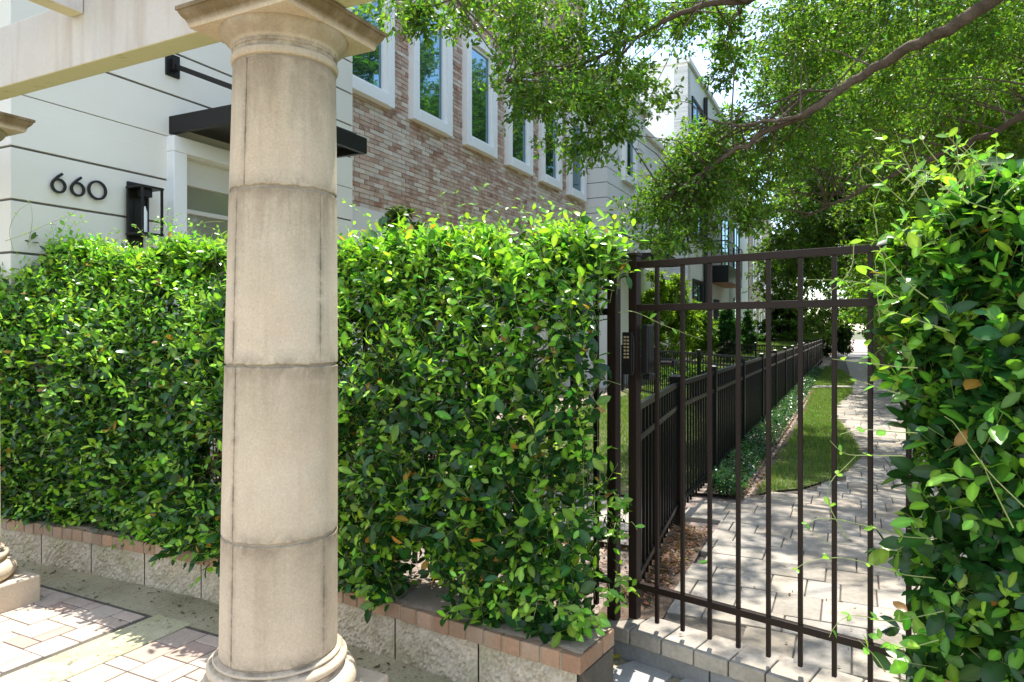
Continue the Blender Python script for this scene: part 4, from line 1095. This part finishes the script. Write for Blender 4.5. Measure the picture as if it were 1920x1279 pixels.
tends.append((PX([(1141, 470), (1160, 420), (1172, 370), (1166, 345)], 3.45), .06, .07, .002))
tends.append((PX([(870, 415), (862, 380), (850, 345)], 3.75), .045, .07, .0016)); tends.append((PX([(890, 420), (915, 395), (935, 380)], 3.7), .05, .06, .0016))
tends.append((PX([(25, 470), (18, 430), (35, 395), (62, 378)], 4.6), .03, .22, .0022)); tends.append((PX([(10, 452), (55, 436), (95, 418), (140, 400)], 4.55), .03, .10, .0022)); tends.append((PX([(52, 460), (60, 420), (58, 385), (48, 372)], 4.5), .02, .3, .0022))
tends.append((PX([(335, 450), (365, 424), (395, 416), (428, 415)], 3.9), .05, .12, .0016))
for (a, b, c) in ((1010, 1150, 2.75), (1075, 1175, 2.66), (960, 1120, 2.85), (1100, 1165, 2.72), (900, 1110, 2.95), (1035, 1165, 2.7), (1150, 1120, 2.95), (1165, 1000, 3.0), (1150, 960, 3.0), (1140, 1140, 2.85), (520, 980, 3.5), (240, 985, 4.0), (395, 1030, 3.65), (860, 1090, 3.02)):
    for kk in range(4):
        p = at(a + random.uniform(-18, 18), b - 30 + random.uniform(-15, 15), c + .08); tends.append(([p, p + Vector((.01, -.02, .01)), p + Vector((random.uniform(-.03, .06), -.07, random.uniform(-.06, .01)))], .06, .022, .0016))
woody = []
for k in range(330):
    s0 = random.uniform(.5, 5.2); z0 = random.uniform(.25, 1.2); o0 = random.uniform(.34, .66); q = []; a = random.gauss(0, .5)
    for j in range(6):
        q.append(wpt(max(.22, s0 + a * .09 * j + random.gauss(0, .015)), o0 + random.gauss(0, .02), z0 + .11 * j * random.uniform(.6, 1.1))); a += random.gauss(0, .25)
    woody.append(q)
for k in range(150):
    s0 = random.uniform(.35, 1.2); z0 = random.uniform(.8, 1.55); q = []
    for j in range(5): q.append(wpt(max(.22, s0 + .07 * j), .45 + random.gauss(0, .05), z0 + random.gauss(0, .04) - .03 * j))
    woody.append(q)
finish_hedge(lh, pack, base, tip, tends, woody)

# right hedge
rh = thing('jasmine_hedge', 'large leaved vine mass on the right, runners reaching across the gate', 'hedge', (1.75, 2.15, .1), 0, 'jasmine hedges on the fence', off=(1.75, 2.15, .1))
n = 4600; s = RNG.uniform(-.30, 1.25, n); RD = np.array([.757, -.653, 0]); RO = np.array([-.653, -.757, 0])
cen = np.array([1.66, 2.26, 0]) + RD * s[:, None]; out = np.tile(RO, (n, 1))
e = np.clip((.05 - s) / .35, 0, 1); hw = .30 * np.sqrt(np.clip(1 - e * e, .03, 1)); hh = .93 * (1 - .12 * e)
def keep_right(s, z, o): k = np.ones(len(s)); k[(z < 1.1) & (s < -.05)] *= .6; k[(z < .5)] *= .85; return k
pack, base, tip, _ = hedge_leaves(cen, out, s, 1.10 + 0 * s, hh, hw, 21, keep_right, n, 7, .078, .45, (.025, .086, .018), (.22, .46, .05))
n2_ = 430; s2 = RNG.uniform(-.43, -.12, n2_); cen2 = np.array([1.66, 2.26, 0]) + RD * s2[:, None]
pack2, base2, tip2, _ = hedge_leaves(cen2, np.tile(RO, (n2_, 1)), s2, 1.64 + .12 * s2 * 0, .36 + .55 * np.clip(s2 + .12, -.4, 0), .20 * np.sqrt(np.clip(1 - ((s2 + .12) / .42) ** 2, .05, 1)), 33, lambda s, z, o: np.where(z > 1.28, 1., 0.), n2_, 7, .074, .6, (.035, .11, .02), (.26, .50, .05))
pack = [np.concatenate([a_, b_]) for a_, b_ in zip(pack, pack2)]; base = np.concatenate([base, base2]); tip = np.concatenate([tip, tip2])
R_ = [([(1769, 1146), (1698, 1161), (1651, 1164), (1624, 1156), (1588, 1156), (1565, 1175), (1553, 1199)], 2.12, .055, .06), ([(1757, 1010), (1701, 1007), (1680, 1002), (1633, 989), (1585, 977), (1550, 972), (1525, 975), (1512, 985), (1530, 1003), (1570, 1030)], 2.2, .042, .10),
      ([(1754, 1084), (1698, 1078), (1671, 1069), (1591, 1048), (1550, 1047), (1510, 1055), (1485, 1075)], 2.15, .042, .10), ([(1720, 690), (1683, 688), (1624, 680), (1595, 677), (1550, 672)], 2.15, .05, .065), ([(1683, 738), (1656, 729), (1622, 718), (1598, 711)], 2.15, .045, .06),
      ([(1720, 812), (1678, 810), (1638, 806), (1603, 807), (1575, 815)], 2.15, .048, .075), ([(1693, 855), (1638, 854), (1585, 851), (1555, 825)], 2.15, .045, .08), ([(1760, 305), (1734, 272), (1726, 250), (1730, 235)], 2.1, .04, .045), ([(1700, 309), (1660, 306), (1633, 307), (1611, 318), (1622, 346)], 2.1, .04, .3),
      ([(1645, 440), (1642, 414), (1638, 387), (1655, 340), (1658, 325)], 2.1, .045, .06), ([(1740, 560), (1707, 535), (1682, 505), (1641, 453)], 2.05, .045, .09), ([(1610, 450), (1601, 458), (1597, 500), (1569, 538), (1543, 548), (1520, 545)], 2.15, .05, .12), ([(1640, 470), (1655, 480), (1661, 520), (1655, 560), (1640, 575)], 2.1, .05, .09),
      ([(1690, 560), (1640, 535), (1600, 528), (1560, 525), (1500, 524)], 2.2, .045, .10), ([(1700, 460), (1670, 440), (1640, 452), (1605, 450)], 2.05, .055, .035), ([(1590, 1010), (1560, 960), (1552, 925), (1560, 900), (1580, 880), (1610, 850)], 2.2, .035, .09), ([(1920, 950), (1850, 880), (1790, 795), (1770, 780)], 1.8, .04, .16),
      ([(1900, 990), (1860, 910), (1835, 850)], 1.78, .03, .2), ([(1760, 1200), (1700, 1215), (1665, 1205), (1640, 1190)], 2.05, .055, .04), ([(1780, 620), (1720, 600), (1690, 590), (1650, 580)], 2.1, .058, .04), ([(1660, 1260), (1640, 1230), (1600, 1190)], 2.0, .055, .05),
      ([(1840, 310), (1800, 270), (1790, 245)], 2.1, .04, .07), ([(1690, 345), (1720, 320), (1770, 330)], 2.05, .055, .035), ([(1760, 345), (1820, 380), (1890, 400)], 2.0, .05, .045)]
tends = [(PX(a, d), l, st_, .0019) for a, d, l, st_ in R_]
for k in range(26):
    p = at(random.uniform(1690, 1900), random.uniform(305, 380), 2.1 + random.uniform(-.05, .1)); a = random.uniform(-.15, .15)
    tends.append(([p, p + Vector((a * .4, 0, .05)), p + Vector((a, -.02, random.uniform(.06, .14)))], .05, .04, .0015))
woody = []
for k in range(90):
    s0 = random.uniform(.1, 1.1); z0 = random.uniform(.2, 1.2); q = []; o0 = random.uniform(-.1, .12); a = random.gauss(0, .3)
    for j in range(6):
        c = np.array([1.66, 2.26, 0]) + RD * (s0 + a * .08 * j) + RO * (o0 + random.gauss(0, .015)); q.append((c[0], c[1], z0 + .1 * j * random.uniform(.6, 1.1))); a += random.gauss(0, .25)
    woody.append(q)
finish_hedge(rh, pack, base, tip, tends, woody)

# ------------------------------------------------------------------ trees
def spray_set(cent, rad, per, leafn, Ll, drop=.15, back=.35):
    """twigs with leaves around the given clump centres"""
    n = len(cent) * per; c = np.repeat(cent, per, 0); r_ = np.repeat(rad, per)[:, None]
    u = rand_unit(n) * (RNG.random((n, 1)) ** .45); u[:, 2] *= .75
    a = c + u * r_ * back; tip = c + u * r_ + RNG.normal(size=(n, 3)) * r_ * .12; tip[:, 2] -= drop * r_[:, 0] * RNG.random(n)
    d = tip - a; m = n * leafn; t = np.tile((np.arange(leafn) + .6) / leafn, n) * .85 + .15
    A = np.repeat(a, leafn, 0); Dv = np.repeat(d, leafn, 0); pos = A + Dv * t[:, None] + RNG.normal(size=(m, 3)) * np.repeat(r_, leafn, 0) * .045
    ld = unit(unit(Dv) * .55 + rand_unit(m) * .85 - UP * .12); ln = unit(UP * .75 + rand_unit(m) * .75)
    return a, tip, pos, ld, ln
def px_blobs(regs, gaps=()):
    C, R = [], []
    for (x, y, rx, ry, d0, d1, k, rad) in regs:
        for _ in range(k):
            for _t in range(20):
                a = random.uniform(0, 6.283); q = math.sqrt(random.random()); px = x + rx * q * math.cos(a); py = y + ry * q * math.sin(a)
                if not any(((px - gx) / gr) ** 2 + ((py - gy) / gr2) ** 2 < 1 for gx, gy, gr, gr2 in gaps): break
            p = at(px, py, random.uniform(d0, d1)); C.append(tuple(p)); R.append(rad * random.uniform(.75, 1.25))
    return np.array(C), np.array(R)
def tree(name, label, base, trunk_lines, blobs, per, leafn, Ll, cols, bark='bark', group=None, twig_r=.0022, simple=False, link=True):
    root = thing(name, label, 'tree', base, 0, group, off=base)
    g = MB(); allp = []
    for k, (pts, r0, r1) in enumerate(trunk_lines):
        c = curve_pts(pts, .12); nn = len(c); c = [p + Vector((random.gauss(0, .012), random.gauss(0, .012), random.gauss(0, .012))) for p in c]
        gg = MB(); gg.tube(c, [r0 + (r1 - r0) * i / (nn - 1) for i in range(nn)], 12)
        build('trunk' if k == 0 else 'branch', gg, bark, root, smooth=True); allp += c
    C, R = blobs; ap = np.array([tuple(p) for p in allp])
    if link:
        for c in C:
            dd = np.linalg.norm(ap - c, axis=1); near_ = np.nonzero(dd < dd.min() + .7)[0]; i = int(random.choice(list(near_)))
            if dd.min() < (1.25 if len(C) > 250 else 1.8):
                p = Vector(ap[i]); q = Vector(c); mid = p.lerp(q, .5) + Vector((random.gauss(0, .08), random.gauss(0, .08), .08)); L = dd[i]
                g.tube([p, p.lerp(mid, .6), mid, mid.lerp(q, .6), q], [.004 + .005 * L, .004 + .0035 * L, .003 + .0025 * L, .0035, .0025], 5)
        if g.v: build('branchlets', g, bark, root, smooth=True)
    a, tip, pos, ld, ln = spray_set(C, R, per, leafn, Ll)
    stick_mesh('twigs', a, tip, twig_r, twig_r * .5, 'twig', root)
    n = len(pos); l = Ll * (.65 + .7 * RNG.random(n)); per_blob = np.repeat(np.arange(len(C)), per * leafn)
    tone = (.8 + .4 * np.random.default_rng(5).random(len(C)))[per_blob][:, None]
    leaf_mesh('crown', pos, ld, ln, l, l * .44, np.clip(pal(n, cols, .28, .16) * tone, .004, .9), 'tree_leaf', root, simple=simple, fold=.3, droop=.2)
    return root
gaps = [(1290, 118, 62, 62), (1405, 70, 42, 45), (1380, 172, 45, 30), (1245, 250, 42, 62), (1345, 215, 25, 18), (1425, 330, 25, 30), (1130, 95, 0.1, 0.1), (900, 80, 60, 45), (1000, 330, 40, 60), (1370, 420, 20, 70)]
near = [(745, 12, 40, 26, 6.4, 7.2, 5, .26), (780, 40, 26, 32, 6.5, 7.0, 4, .17), (830, 15, 50, 25, 6.5, 7.4, 6, .26), (890, 0, 50, 22, 6.6, 7.4, 5, .26),
        (985, 70, 70, 70, 6.8, 8.0, 15, .30), (960, 155, 45, 40, 6.9, 7.6, 5, .24), (1070, 130, 95, 90, 6.8, 8.2, 22, .32), (1040, 215, 80, 50, 7.0, 8.0, 11, .27), (1140, 215, 60, 55, 7.0, 8.0, 9, .27), (1085, 265, 40, 30, 7.0, 7.6, 4, .20), (1165, 260, 25, 30, 7.1, 7.6, 3, .18),
        (1195, 90, 70, 90, 7.0, 8.4, 15, .30), (1220, 160, 50, 30, 7.2, 8.0, 5, .25), (1300, 30, 90, 36, 7.2, 8.6, 10, .28), (1110, 40, 70, 45, 7.0, 8.2, 9, .3), (1350, 130, 60, 60, 7.6, 8.8, 7, .24),
        (1255, 360, 70, 60, 7.6, 8.8, 17, .33), (1225, 420, 45, 42, 7.8, 8.6, 7, .25), (1330, 335, 80, 80, 7.6, 9.0, 20, .33), (1290, 270, 50, 40, 7.8, 8.8, 8, .27), (1300, 430, 55, 30, 7.8, 8.6, 6, .22), (1395, 270, 70, 80, 7.6, 9.0, 15, .32), (1400, 360, 60, 40, 7.8, 9, 7, .26), (1390, 425, 22, 40, 8, 8.6, 4, .2),
        (1480, 110, 90, 110, 7.2, 9.0, 22, .34), (1500, 270, 90, 70, 7.4, 9.2, 15, .33), (1590, 60, 110, 80, 7.0, 9.0, 18, .34), (1640, 210, 120, 60, 7.2, 9.2, 14, .33), (1740, 50, 110, 70, 6.6, 8.8, 14, .34), (1860, 60, 80, 80, 6.4, 8.0, 10, .34), (1780, 190, 120, 60, 7.0, 9.0, 10, .32)]
tb = st(2.7, 8.2, GZ); 
trunkA = [tb, tb + Vector((.02, .0, 1.6)), tb + Vector((-.1, 0, 3.2)), tb + Vector((-.35, .1, 4.6)), tb + Vector((-.9, .3, 6.2))]
limb1 = [trunkA[3], at(1960, -75, 6.2), at(1870, -5, 6.45), at(1760, 62, 6.8), at(1690, 98, 7.1), at(1600, 152, 7.4), at(1510, 212, 7.6), at(1430, 250, 7.9), at(1340, 310, 8.1), at(1270, 355, 8.3), at(1215, 420, 8.4)]
limb2 = [trunkA[4], at(1760, -170, 6.7), at(1560, -70, 7.0), at(1400, 0, 7.3), at(1310, 12, 7.4), at(1215, 55, 7.5), at(1110, 115, 7.5), at(1000, 140, 7.5), at(930, 160, 7.4)]
limb3 = [trunkA[2] + Vector((-.05, 0, .2)), at(1990, 170, 7.6), at(1880, 240, 8.2), at(1790, 278, 8.6), at(1690, 322, 9.0), at(1590, 370, 9.4), at(1500, 410, 9.8)]
limb4 = [at(1400, 0, 7.3), at(1250, -60, 7.1), at(1080, -60, 6.9), at(940, -30, 6.8), at(840, 0, 6.8), at(760, 20, 6.8)]
tree('live_oak', 'nearest oak, dark limb slanting down from the upper right above the gate', tuple(tb),
     [(trunkA, .24, .15), (limb1, .085, .009), (limb2, .065, .009), (limb3, .065, .015), (limb4, .03, .006), ([at(1500, 215, 7.6), at(1400, 235, 7.8), at(1330, 225, 7.9)], .022, .008), ([at(1640, 128, 7.25), at(1560, 170, 7.6), at(1480, 165, 7.9)], .022, .008)],
     px_blobs([(x, y, rx, ry, d0 + (.9 if x > 1380 else .4 if x > 1240 else 0), d1 + (1.2 if x > 1380 else .4 if x > 1240 else 0), max(2, int(k * (.68 if x < 1200 else 1.05) + .5)), rad * 1.45) for x, y, rx, ry, d0, d1, k, rad in near], gaps), 21, 9, .060, (.105, .205, .03))
# crown that stays above the frame and shades the walk
over = [(1500, -260, 420, 190, 5.5, 8.2, 30, .42), (1150, -160, 220, 90, 6.5, 8.4, 8, .36)]
def over_blobs():
    C, R = px_blobs(over); E = []
    for _ in range(170):
        x, y = random.uniform(-1.3, 2.6), random.uniform(4.6, 12.6); E.append(tuple(st(x, y, random.uniform(5.4, 7.2))))
    for _ in range(12):
        x, y = random.uniform(-1.0, 2.6), random.uniform(22, 26); E.append(tuple(st(x, y, random.uniform(5.4, 7.2))))
    return np.concatenate([C, np.array(E)]), np.concatenate([R, RNG.uniform(.32, .5, len(E))])
def bgtree(label, x, y, h, lean, regs, per, leafn, Ll, cols, r0=.2, bark='bark', name='background_tree', group='trees lining the right side of the walk', gaps=(), simple=True, nb=5):
    b = st(x, y, GZ); top = b + Vector((lean[0], lean[1], h))
    tr = [b, b.lerp(top, .35) + Vector((.05, .03, 0)), b.lerp(top, .7) - Vector((.05, .0, 0)), top]
    blobs = px_blobs(regs, gaps); lines = [(tr, r0, r0 * .4)]
    for k in range(nb):
        c = Vector(blobs[0][random.randrange(len(blobs[0]))]); p = b.lerp(top, random.uniform(.5, .95)); lines.append(([p, p.lerp(c, .5) + Vector((0, 0, .25)), c], r0 * .32, r0 * .08))
    return tree(name, label, tuple(b), lines, blobs, per, leafn, Ll, cols, bark, group, .004, simple, link=True)
tree('shade_oak', 'oak crown overhead shading the walk, only its lower sprays showing along the upper edge', tuple(st(3.4, 4.8, GZ)),
     [([st(3.4, 4.8, GZ), st(3.35, 4.9, 2.5), st(3.0, 5.3, 4.8), st(2.2, 5.8, 6.3)], .2, .12), ([st(3.0, 5.3, 4.8), st(1.8, 6.2, 5.9), st(.4, 6.8, 6.4), st(-.8, 7, 6.7)], .08, .02)],
     over_blobs(), 18, 12, .065, (.045, .105, .018), simple=True, group='trees lining the right side of the walk')
bgtree('sunlit yellow green tree with pale bare twigs at the right edge, behind the near oak', 3.6, 14.5, 7, (-.5, 0), [(1830, 90, 130, 120, 11, 14, 34, .62), (1870, 250, 90, 90, 11, 14, 22, .6), (1700, 160, 110, 120, 12, 15, 22, .6), (1890, 400, 60, 90, 10, 13, 12, .55)], 26, 13, .10, (.16, .27, .035))
bgtree('dense mid green tree behind the long slanting limb', 3.2, 21, 8, (-1.2, 0), [(1650, 150, 130, 140, 19, 24, 40, 1.0), (1560, 330, 90, 90, 21, 26, 22, 1.0), (1700, 340, 120, 110, 15, 20, 30, .85), (1530, 200, 60, 90, 21, 25, 10, .95)], 26, 13, .13, (.10, .19, .026))
bgtree('oak with a thick bare trunk standing at the bend of the walk', .95, 24.6, 5.5, (-.9, .5), [(1560, 430, 110, 70, 20, 25, 26, .9), (1640, 400, 90, 80, 20, 24, 18, .9), (1500, 400, 60, 60, 21, 26, 12, .85), (1480, 470, 40, 40, 22, 27, 6, .6)], 26, 12, .15, (.075, .15, .024), r0=.30, bark='bark')
bgtree('far feathery tree closing the view above the walk', 3.5, 44, 9, (-1, 0), [(1550, 530, 120, 90, 32, 42, 60, 1.5), (1500, 440, 60, 60, 34, 42, 10, 1.2), (1590, 330, 90, 150, 30, 40, 24, 1.4)], 22, 12, .22, (.10, .18, .03))
bgtree('bushy bright green tree beyond the fence bars on the right', 2.6, 17, 3.2, (0, 0), [(1660, 480, 60, 80, 13, 17, 18, .5), (1640, 570, 50, 60, 14, 17, 12, .45), (1720, 560, 70, 100, 12, 15, 20, .5)], 24, 12, .10, (.14, .27, .03), r0=.1)
bgtree('broad yellowish green tree filling the gaps high on the right, behind the other crowns', 7.5, 30, 10, (0, 0), [(1640, 120, 150, 170, 26, 34, 40, 1.7), (1800, 120, 130, 150, 22, 30, 34, 1.6), (1880, 330, 70, 120, 20, 26, 16, 1.4), (1740, 380, 120, 110, 24, 32, 24, 1.5)], 30, 13, .22, (.15, .25, .035), r0=.3)
bgtree('tree behind the slanting limb, left of the yellowish crown', 3.0, 36, 9, (-1, 0), [(1510, 130, 70, 120, 28, 36, 18, 1.5), (1480, 310, 60, 80, 28, 36, 12, 1.3), (1560, 250, 80, 120, 28, 36, 18, 1.6)], 28, 12, .22, (.09, .17, .028), r0=.28)
# shrubs
def shrub(name, label, p, rx, ry, rz, n, per, leafn, Ll, cols, rad, cone=0, group='shrubs in the front gardens', box=False):
    root = thing(name, label, 'shrub', tuple(p), 0, group, off=tuple(p))
    u = rand_unit(n) * (.55 + .45 * RNG.random((n, 1)))
    if box: u = RNG.uniform(-1, 1, (n, 3)); ax_ = RNG.integers(0, 3, n); u[np.arange(n), ax_] = np.sign(u[np.arange(n), ax_]) * .95
    u[:, 2] = (u[:, 2] + 1) / 2
    if cone: f = (1 - u[:, 2:3] * cone); u[:, :2] *= f
    if box:
        q = u * np.array([rx, ry, 2 * rz]); C = np.stack([q[:, 0] * CA + q[:, 1] * SA, -q[:, 0] * SA + q[:, 1] * CA, q[:, 2]], 1) + np.array(p)
    else: C = np.array(p) + u * np.array([rx, ry, 2 * rz])
    C[:, 2] = np.maximum(C[:, 2], p[2] + rad * .6); R = np.full(n, rad)
    a, tip, pos, ld, ln = spray_set(C, R, per, leafn, Ll, 0, .1); k = len(pos); pos[:, 2] = np.maximum(pos[:, 2], p[2] + .01)
    l = Ll * (.7 + .6 * RNG.random(k)); leaf_mesh('foliage', pos, ld, ln, l, l * .5, pal(k, cols, .28, .16), 'tree_leaf', root, simple=True, fold=.3)
    g = MB()
    for j in range(7): q = C[RNG.integers(0, n)]; b = Vector(p); g.tube([b + Vector((random.gauss(0, .03), random.gauss(0, .03), 0)), b.lerp(Vector(q), .5) + Vector((0, 0, .05)), Vector(q)], [.02, .012, .005], 5)
    build('stems', g, 'twig', root, smooth=True); return root
def stp(px, D, z=GZ): p = at(px, 620, D); return Vector((p.x, p.y, z))
shrub('rounded_shrub', 'dark rounded shrub with yellowish tips showing above the left hedge, beside the column', stp(748, 6.1), .30, .30, 1.22, 120, 18, 10, .055, (.075, .125, .024), .13, .1)
def lp(px, D):
    p = stp(px, D); q = to_st(p); p.z = lawn_z(q[1]) if -4.5 < q[0] < -1.25 else GZ; return p
shrub('leafy_shrub', 'big yellow green bush behind the upper left bars of the gate', lp(1243, 20.0), .95, .95, 1.5, 110, 20, 11, .10, (.17, .28, .03), .30, .15)
shrub('leafy_shrub', 'smaller yellow green bush to the right of the big one, against the white wall', lp(1310, 21.5), .55, .55, .95, 44, 18, 11, .09, (.15, .26, .03), .24, .3)
shrub('cone_shrub', 'glossy dark green cone shaped shrub by the farther cross fence', lp(1365, 21.5), .5, .5, .86, 60, 18, 11, .085, (.04, .12, .032), .2, .8)
shrub('cone_shrub', 'slim dark cone shaped shrub right behind the glossy one', lp(1403, 24.0), .42, .42, .72, 36, 18, 11, .08, (.04, .11, .028), .18, .75)
shrub('cone_shrub', 'tall broad dark cone shaped shrub at the end of the clipped hedge', lp(1468, 34.0), 1.1, 1.1, 1.15, 60, 18, 11, .12, (.035, .085, .022), .32, .7)
shrub('clipped_hedge', 'low clipped box hedge, flat topped, across the lawn', tuple(st(-3.2, 32, lawn_z(32))), 1.3, .4, .42, 130, 16, 10, .08, (.07, .15, .025), .14, 0, box=True)
shrub('dark_shrub', 'dark shrub mass at the far end of the low fence', stp(1530, 36.0), 1.9, 1.5, 1.0, 70, 20, 12, .14, (.025, .055, .016), .4)
shrub('lawn_shrub', 'low green shrub row inside the nearest front lawn fence', lp(1275, 16.4), .9, .5, .26, 50, 16, 10, .06, (.09, .18, .025), .15)
for k, (x, y, s_, lab) in enumerate(((1.75, 6.2, 1.0, 'nearest dark shrub on the right side of the walk, behind the vine'), (2.0, 9.4, 1.2, 'second dark shrub along the right side of the walk'), (1.9, 13, 1.1, 'third dark shrub along the right side of the walk'), (2.0, 18, 1.3, 'farthest dark shrub on the right side of the walk'), (3.2, 7.5, 1.7, 'tall dark bush at the right edge behind the vine'), (2.7, 12.0, 1.9, 'tall dark bush behind the vine, between the dark shrubs and the bare trunk'))):
    shrub('dark_shrub', lab, tuple(st(x, y, GZ)), .6 * s_, .75 * s_, .75 * s_, 80, 18, 11, .085, (.028, .066, .017), .28, .2, group='dark shrubs along the right side of the walk')
tree('street_tree', 'tall tree across the walk, mirrored in the tall windows', tuple(st(9.5, 14, GZ)), [([st(9.5, 14, GZ), st(9.4, 14, 3), st(9.3, 14.2, 6)], .25, .1)],
     (np.array([tuple(st(6.2 + random.gauss(0, 1.1), random.uniform(11, 44), random.uniform(3.0, 14.2))) for k in range(240)]), np.full(240, 1.5)), 34, 13, .24, (.10, .20, .03), 'bark', 'trees lining the right side of the walk', .005, True, False)
# a few fallen leaves
for k, (px, py, z, lab, c) in enumerate(((1140, 1236, .012, 'yellow leaf fallen beside the brick capped wall end', (.45, .40, .06)), (1309, 1056, GZ + .004, 'green leaf lying on the garden walk behind the gate bars', (.10, .28, .04)), (1272, 1050, GZ + .006, 'yellow leaf at the edge of the mulch behind the gate', (.5, .42, .05)))):
    p = np.array([tuple(ground(px, py, z))]); o = leaf_mesh('fallen_leaf', p, np.array([[.8, .35, .05]]), np.array([[.1, -.1, 1.]]), [.075], [.038], np.array([c]), 'jasmine_leaf')
    setp(o, lab, 'leaf', 'fallen leaves')
